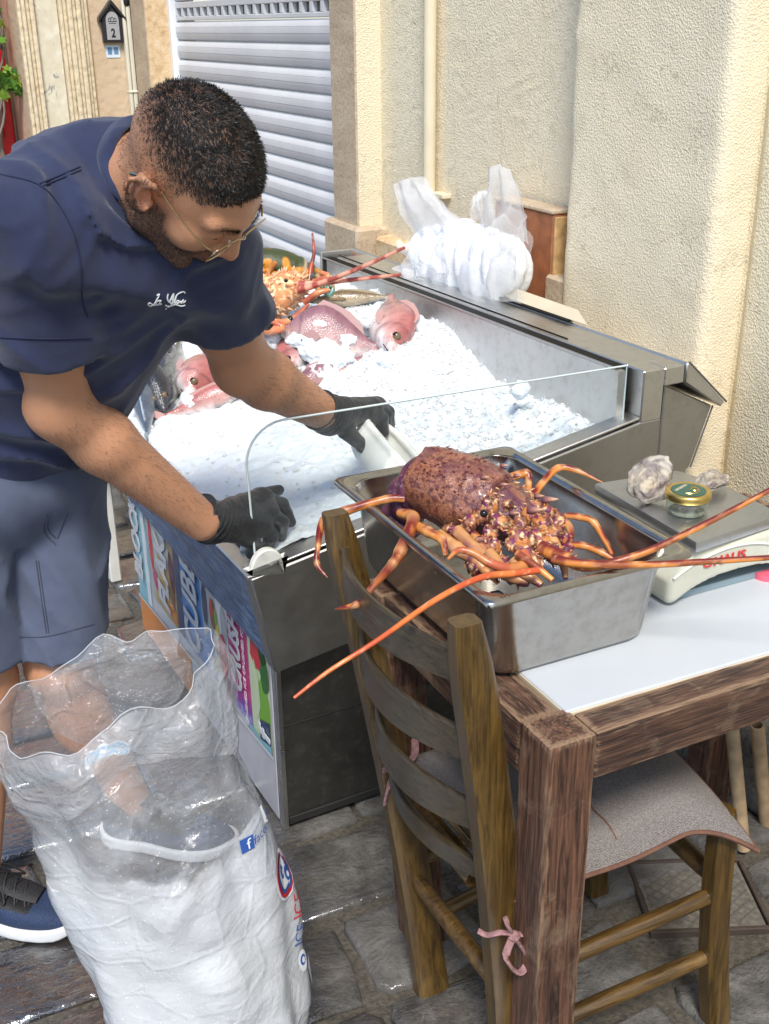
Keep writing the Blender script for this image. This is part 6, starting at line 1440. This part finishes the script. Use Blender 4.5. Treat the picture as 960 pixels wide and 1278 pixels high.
M_TULC = M_TUL.copy(); M_TULC.name = 'tulle_layers'
for nd_ in M_TULC.node_tree.nodes:
    if nd_.type == 'VALTORGB': nd_.color_ramp.elements[0].color = (.5, .5, .5, 1); nd_.color_ramp.elements[1].color = (.85, .85, .85, 1)
def tx(px, py, x=1.64):
    d = cF+cR*(px-480)/1400-cU*(py-639)/1400; return CAMP+d*(x/d[0])
tul = thing('tulle_bundle', 'crumpled bundle of white tulle netting behind the counter rail', 'netting', tuple(tx(580, 360))); tu0 = A3(tul.location)
TC = [(tx(585, 325), .17), (tx(545, 315), .12), (tx(625, 320), .12), (tx(560, 350), .14), (tx(620, 345), .12)]
def tden(P):
    d = None
    for c_, r_ in TC:
        e = s_ell(P, c_, (.09, r_*1.15, r_*.8)); d = e if d is None else smin(d, e, .05)
    w_ = np.stack([P[:, 0]*5, P[:, 1]*5+fbm(P, 6, 2, 1)*2, P[:, 2]*5], 1); w_[:, 2] *= .35; return (d+.012+.008*np.sin(P[:, 1]*85+fbm(P, 5, 2, 6)*9)+.030*np.abs(vn(w_, 1.6, 2)-.5)*1.6+.012*np.abs(vn(w_, 4.1, 4)-.5))*.8
V, Fq = sdf_mesh(tden, tu0-.5, tu0+.5, .011); link('dense_core', np_mesh('dense_core', relax(V, Fq, 2)-tu0, Fq, [M_TULD]), tul)
def veil(ctrl, nu, nv, seed, amp=.02, name='veil'):
    """ctrl: rows of points; a loose sheet through them"""
    R_ = [np.array(spline(r, nu)) for r in ctrl]; m = len(R_[0]); G = np.array([spline([r[k] for r in R_], nv) for k in range(m)]); G[:, :, 0] += .010*np.sin(np.arange(G.shape[0])[:, None]*.9+seed)   # m x n x 3
    Pn = G.reshape(-1, 3); Pn = Pn+np.stack([amp*(vn(Pn*[1, 3, 3], 6, seed+i)-.5)*2+amp*.5*(vn(Pn, 22, seed+i)-.5)*2 for i in range(3)], 1)
    a, b_ = G.shape[:2]; ix = np.arange(a*b_).reshape(a, b_); Fq = np.stack([ix[:-1, :-1], ix[1:, :-1], ix[1:, 1:], ix[:-1, 1:]], -1).reshape(-1, 4)
    return link(name, np_mesh(name, Pn-tu0, Fq, [M_TUL]), tul)
def row(x, *pp): return [tx(p[0], p[1], x) for p in pp]
def ear(base, mid, tip, x, seed):
    for dx in (-.03, .03): veil([row(x+dx, *base), row(x+dx*1.3, *mid), row(x+dx*.4, *tip)], 8, 10, seed+int(dx*100), .007)
ear([(520, 300), (545, 285), (575, 275)], [(500, 262), (520, 250), (545, 250)], [(492, 232), (507, 222), (527, 224)], 1.62, 3)
ear([(530, 310), (550, 290), (580, 285)], [(515, 270), (530, 255), (555, 258)], [(497, 240), (512, 228), (528, 230)], 1.66, 13)
ear([(598, 280), (620, 285), (655, 305)], [(603, 245), (622, 240), (650, 255)], [(608, 216), (620, 206), (636, 218)], 1.62, 23)
ear([(590, 275), (605, 280), (620, 285)], [(590, 258), (600, 248), (612, 245)], [(592, 246), (600, 238), (610, 236)], 1.66, 33)
veil([row(1.60, (520, 300), (560, 310), (610, 300), (655, 310)), row(1.56, (512, 330), (560, 335), (615, 330), (660, 340)), row(1.56, (518, 358), (565, 362), (620, 372), (657, 375))], 10, 12, 43, .022)
veil([row(1.58, (500, 300), (530, 295), (560, 300)), row(1.54, (494, 305), (525, 312), (555, 320)), row(1.54, (520, 335), (545, 340), (560, 345))], 8, 8, 53, .018)
veil([row(1.56, (516, 330), (500, 332), (486, 342)), row(1.53, (522, 345), (505, 345), (488, 350)), row(1.55, (540, 362), (515, 360), (495, 358))], 8, 8, 63, .014)
veil([row(1.60, (640, 250), (655, 285), (662, 330)), row(1.57, (625, 270), (640, 310), (652, 350)), row(1.57, (615, 300), (625, 340), (640, 372))], 8, 8, 73, .014)
# beige sheet of card lying on the lid
card = thing('card_sheet', 'thin beige sheet leaning on the rear lid in front of the pilaster', 'card', CO, CT)
mb = MB(); pc = [A3(p) for p in ((.978, .35, .9245), (.978, .69, .9245), (.985, .79, .946), (1.00, .70, .949), (1.00, .42, .946))]; dn = A3((.002, 0, .0025)); n_ = len(pc)
mb.add([tuple(p) for p in pc]+[tuple(p+dn*A3((1, 1, -1))) for p in pc], [tuple(range(n_)), tuple(range(n_, 2*n_))[::-1]]+[(k, n_+k, n_+(k+1) % n_, (k+1) % n_) for k in range(n_)])
mb.build('sheet', simple('card_beige', (.60, .52, .38), .6, var=.08), card, smooth=False)
# ------------------------------------------------------------------ the ice bag
BB, BT = A3((.352, 1.365, 0)), A3((.250, 1.47, .70))
def bag(u, v, off=0.):
    """u round (0..1), v up (0..1)"""
    a = 2*math.pi*u; c = BB+(BT-BB)*(v**1.25)*A3((1, 1, 0)); z = .012+.69*v
    r = .150+.018*math.sin(math.pi*min(1, v*1.1))+.012*sst(.7, 1., v); r *= 1-.22*(1-min(1, v/.06))**2
    rx, ry = r*1.02, r*(.88-.22*sst(.55, 1., v))
    rp = .005*math.sin(5*a+7*v)+.0025*math.sin(11*a-9*v+2)+.002*math.sin(23*v+3*math.sin(2*a))
    p3 = np.array([[math.cos(a)*1.6, math.sin(a)*1.6, v*5]]); rp += .020*(vn(p3, 1.3, 3)[0]-.5)+.006*(vn(p3, 3.6, 6)[0]-.5)*(1+v)
    z += .042*math.sin(a+1.4)*sst(.65, 1, v)+.018*(vn(p3, 2.3, 8)[0]-.5)*sst(.8, 1, v)*2
    return (c[0]+(rx+rp+off)*math.cos(a), c[1]+(ry+rp+off)*math.sin(a), z)
def film(name, base, haze_lo, haze_hi, bs=1., rough=.12, frost=False):
    t = NT(name); tr = t.n('ShaderNodeBsdfTransparent', [(.985, .99, .995)]); n1 = t.noise(7, 4, .5, t.map((1, 1, 1.6), (.5, .3, 0)), 1.2); n2 = t.noise(30, 5, .6, t.map((1, 1, 1.5), (.4, 0, 0)), 1.2); v = t.voro(9, t.map((1, 1, 1.3), (.5, .2, 0)), feature='DISTANCE_TO_EDGE')
    h = t.math('ADD', t.math('ADD', n1, t.math('MULTIPLY', n2, .3)), t.math('MULTIPLY', t.ramp(v, [(0., 1.), (.05, 0.)]), .10)); bp = t.bump(h, bs*.7, .02)
    gl = t.n('ShaderNodeBsdfGlossy', {'Roughness': rough, 'Normal': bp, 'Color': (1, 1, 1)}); df = t.n('ShaderNodeBsdfDiffuse', {'Color': (.82, .84, .86), 'Normal': bp}); tl = t.n('ShaderNodeBsdfTranslucent', {'Color': (.82, .84, .86)})
    dm = t.n('ShaderNodeMixShader', [.5, df.outputs[0], tl.outputs[0]])
    fr = t.math('MULTIPLY_ADD', t.math('POWER', t.n('ShaderNodeLayerWeight', {'Blend': .5, 'Normal': bp}).outputs[1], 4.), .6, .055)
    z = t.sep()[2]; hz = t.math('ADD', t.n('ShaderNodeMapRange', [z, .15, .62, haze_lo, haze_hi]).outputs[0], t.ramp(n2, [(.5, 0.), (.75, .08)]))
    if frost:          # crushed ice and condensation stuck to the inside of the film, wiped clear in one patch
        xyz = t.sep(); nf = t.noise(6, 5, .6, dist=.6); zz_ = t.math('ADD', xyz[2], t.math('MULTIPLY', t.math('SUBTRACT', nf, .5), .22))
        front = t.n('ShaderNodeMapRange', [xyz[1], .10, .0, 0., 1.]).outputs[0]
        fro = t.n('ShaderNodeMapRange', [zz_, .63, .47, 0., .8]).outputs[0]; bck = t.n('ShaderNodeMapRange', [zz_, .24, .12, 0., .6]).outputs[0]
        q1 = t.math('POWER', t.math('DIVIDE', t.math('ADD', xyz[0], .035), .105), 2.); q2 = t.math('POWER', t.math('DIVIDE', t.math('SUBTRACT', zz_, .505), .048), 2.)
        win = t.n('ShaderNodeMapRange', [t.math('ADD', q1, q2), .6, 1.5, .12, 1.]).outputs[0]
        hz = t.math('MAXIMUM', hz, t.math('ADD', t.math('MULTIPLY', t.math('MULTIPLY', fro, win), front), t.math('MULTIPLY', bck, t.math('SUBTRACT', 1., front))))
        dr = t.voro(95); hz = t.math('ADD', hz, t.ramp(dr, [(.12, .22), (.2, 0.)]))
    m1 = t.n('ShaderNodeMixShader', [hz, tr.outputs[0], dm.outputs[0]]); m2 = t.n('ShaderNodeMixShader', [fr, m1.outputs[0], gl.outputs[0]])
    t.t.links.new(m2.outputs[0], t.t.nodes['Material Output'].inputs[0]); return t.m
M_BAG = film('clear_film', .2, .18, .12, .75, frost=True)
bagt = thing('ice_bag', 'big clear plastic bag half full of crushed ice standing open on the wet stones', 'bag', tuple(BB)); b0 = A3(bagt.location)
NU, NV = 110, 90
def grid_part(name, fn, nu, nv, mat, par=bagt, o=b0, wrap=True):
    V = np.array([fn(i/nu, j/nv) for j in range(nv+1) for i in range(nu if wrap else nu+1)])-o; m = nu if wrap else nu+1
    Fq = np.array([(j*m+i, j*m+(i+1) % m, (j+1)*m+(i+1) % m, (j+1)*m+i) for j in range(nv) for i in range(nu)]); return link(name, np_mesh(name, V, Fq, [mat]), par)
grid_part('film', lambda u, v: bag(u, v), NU, NV, M_BAG)
# folded front band: the rim turned down over the outside, front half only
def band(u, v):
    uu = .46+.56*u; p = A3(bag(uu, 1-.20*v*(.75+.25*math.sin(9*u)), .004+.012*math.sin(math.pi*v)+.004*math.sin(26*u+5*v))); return p
grid_part('folded_rim', band, 60, 16, film('folded_film', .2, .36, .30, 1.6, .05), wrap=False)
def inner_flap(u, v):
    uu = .10+.26*u; p = A3(bag(uu, 1-.26*v*(1-abs(2*u-1)**2*.6), -.006-.012*math.sin(math.pi*v)+.006*math.sin(17*u+8*v))); return p
grid_part('inner_flap', inner_flap, 40, 16, film('crinkled_film', .2, .16, .2, 3., .04), wrap=False)
rim_ = [tuple(A3(bag(k/90, 1., .0005))-b0) for k in range(91)]; MB().tube(rim_, .0007, 5, False).build('rim_edge', simple('rim_film', (.5, .52, .55), .2), bagt)
# ice inside
t = NT('bag_ice'); n = t.noise(150, 5, .7); n2 = t.noise(9, 5, .6); n5 = t.noise(22, 5, .65, t.map((1, 1, 2.2), (.6, .3, 0)), 1.5); t.P(col=t.mix(t.ramp(n, [(.3, 0.), (.65, 1.)]), (.70, .72, .74), (.90, .91, .92)), rough=.5, normal=t.bump(t.math('ADD', t.math('MULTIPLY', n, .6), n5), .9, .012), sss=.25); t.b.inputs['Subsurface Radius'].default_value = (.012, .013, .015); M_BICE = t.m
def ice_top(a, f):
    return .35+.085*max(0, -math.cos(a))*f+.07*max(0, math.cos(a))*f-.20*max(0, math.sin(a))*f-.01*max(0, -math.sin(a))*f
NI, MI = 90, 46; V = []
for j in range(MI+1):
    for i in range(NI):
        u = i/NI; a = 2*math.pi*u
        if j <= 30: v = (ice_top(a, 1)-.012)/.69*j/30; V.append(bag(u, v, -.005))
        else:
            f = 1-(j-30)/(MI-30); v = (ice_top(a, 1)-.012)/.69; e = A3(bag(u, v, -.005)); cc_ = BB+(BT-BB)*((.3/.7)**1.25)*A3((1, 1, 0)); p = cc_+(e-cc_)*f; p[2] = ice_top(a, f)*f+.29*(1-f); V.append(tuple(p))
V = np.array(V); V += .010*np.stack([vn(V, 28, k)-.5 for k in range(3)], 1)*np.where(np.arange(len(V)) >= 30*NI, 2.2, .6)[:, None]
Fq = np.array([(j*NI+i, j*NI+(i+1) % NI, (j+1)*NI+(i+1) % NI, (j+1)*NI+i) for j in range(MI) for i in range(NI)])
ib = link('ice_fill', np_mesh('ice_fill', V-b0, Fq, [M_BICE], True), bagt)
# prints on the film
def uv_of(px, py):
    """where the line of sight meets the bag's camera side"""
    best = None; P = np.array([bag(i/160, j/120) for j in range(121) for i in range(160)]); d = P-CAMP; z = d @ cF; X = 480+1400*(d @ cR)/z; Y = 639-1400*(d @ cU)/z
    e = (X-px)**2+(Y-py)**2+((z-z.min())*60)**2*.2; k = int(np.argmin(e)); return (k % 160)/160, (k//160)/120
def bag_decal(name, shapes, u0, v0, mats, par=bagt, off=.003):
    """shapes: list of (mat index, polygon in metres around the centre: x round the bag, y up)"""
    mb = MB()
    for lay, (mi, pts) in enumerate(shapes):
        mb.mi = mi; mb.add([tuple(A3(bag(u0+x/(2*math.pi*.16), v0+y/.7, off+math.copysign(.0007, off)*lay))-b0) for x, y in pts], [tuple(range(len(pts)))])
    return mb.build(name, mats, par, smooth=False)
M_PB = simple('ink_blue', (.03, .10, .36), .4); M_PR = simple('ink_red', (.55, .03, .04), .4); M_PW = simple('ink_white', (.75, .77, .8), .4); M_PL = simple('ink_pale_blue', (.25, .5, .72), .4)
def circ(cx, cy, rx, ry, n=18): return [(cx+rx*math.cos(a), cy+ry*math.sin(a)) for a in np.linspace(0, 2*math.pi, n, endpoint=False)]
def text_decal(name, s, size, mat, u0, v0, rot=0., off=.006, bold=.0):
    cu_ = bpy.data.curves.new('txt', 'FONT'); cu_.body = s; cu_.size = size; cu_.align_x = 'CENTER'; cu_.align_y = 'CENTER'; cu_.resolution_u = 2; cu_.offset = bold
    to = bpy.data.objects.new('txt', cu_); COL.objects.link(to); bpy.context.view_layer.update(); me = bpy.data.meshes.new_from_object(to.evaluated_get(bpy.context.evaluated_depsgraph_get())); bpy.data.objects.remove(to)
    cr, sr = math.cos(rot), math.sin(rot)
    for v in me.vertices:
        x, y = v.co.x*cr-v.co.y*sr, v.co.x*sr+v.co.y*cr; v.co = Vector(A3(bag(u0+x/(2*math.pi*.16), v0+y/.7, off))-b0)
    me.materials.clear(); me.materials.append(mat); me.name = name; return link(name, me, bagt)
UR = .93
bag_decal('round_badge', [(0, circ(0, 0, .040, .040)), (1, circ(0, -.001, .035, .035)), (2, circ(0, .001, .030, .030)), (0, circ(0, .003, .025, .025)), (2, circ(-.006, .01, .010, .012, 7)), (0, circ(-.004, .008, .005, .006, 6)), (2, circ(.008, -.004, .010, .012, 8)), (0, circ(.008, -.006, .005, .005, 6))], UR, .50, [M_PW, M_PR, M_PB])
bag_decal('badge_box', [(0, [(-.045, -.016), (.05, -.016), (.05, .014), (-.045, .014)]), (1, [(-.042, -.013), (-.02, -.013), (-.02, .011), (-.042, .011)])], UR-.03, .645, [M_PW, M_PB])
text_decal('lettering', 'facebook', .022, M_PB, UR-.012, .645)
text_decal('lettering', 'f', .026, M_PW, UR-.061, .645, 0, .007)
text_decal('lettering', 'ICE', .03, M_PR, UR+.01, .40, 1.2, .003); text_decal('lettering', 'ICE', .026, M_PB, UR+.0, .33, 1.2, .003)
bag_decal('small_label', [(0, circ(0, 0, .013, .02)), (1, circ(0, .002, .008, .010, 9)), (0, circ(0, .002, .0045, .006, 6)), (0, [(.005, -.055), (.03, -.045), (.03, -.012), (.006, -.02)]), (1, [(.008, -.045), (.026, -.038), (.026, -.035), (.008, -.042)]), (1, [(.008, -.035), (.026, -.028), (.026, -.025), (.008, -.032)])], UR-.005, .26, [M_PW, M_PB])
# pale blue snowflake row on the far inner side
for k in range(3):
    cx = .30-.024*k; sh_ = [(0, circ(0, 0, .0155, .0155)), (1, circ(0, 0, .0125, .0125))]
    for a in range(3):
        c_, s_ = math.cos(a*math.pi/3), math.sin(a*math.pi/3); sh_.append((0, [(-.010*c_-.0014*s_, -.010*s_+.0014*c_), (-.010*c_+.0014*s_, -.010*s_-.0014*c_), (.010*c_+.0014*s_, .010*s_-.0014*c_), (.010*c_-.0014*s_, .010*s_+.0014*c_)]))
    bag_decal('snowflake_print', sh_, cx, .74, [M_PW, M_PL], off=-.004)
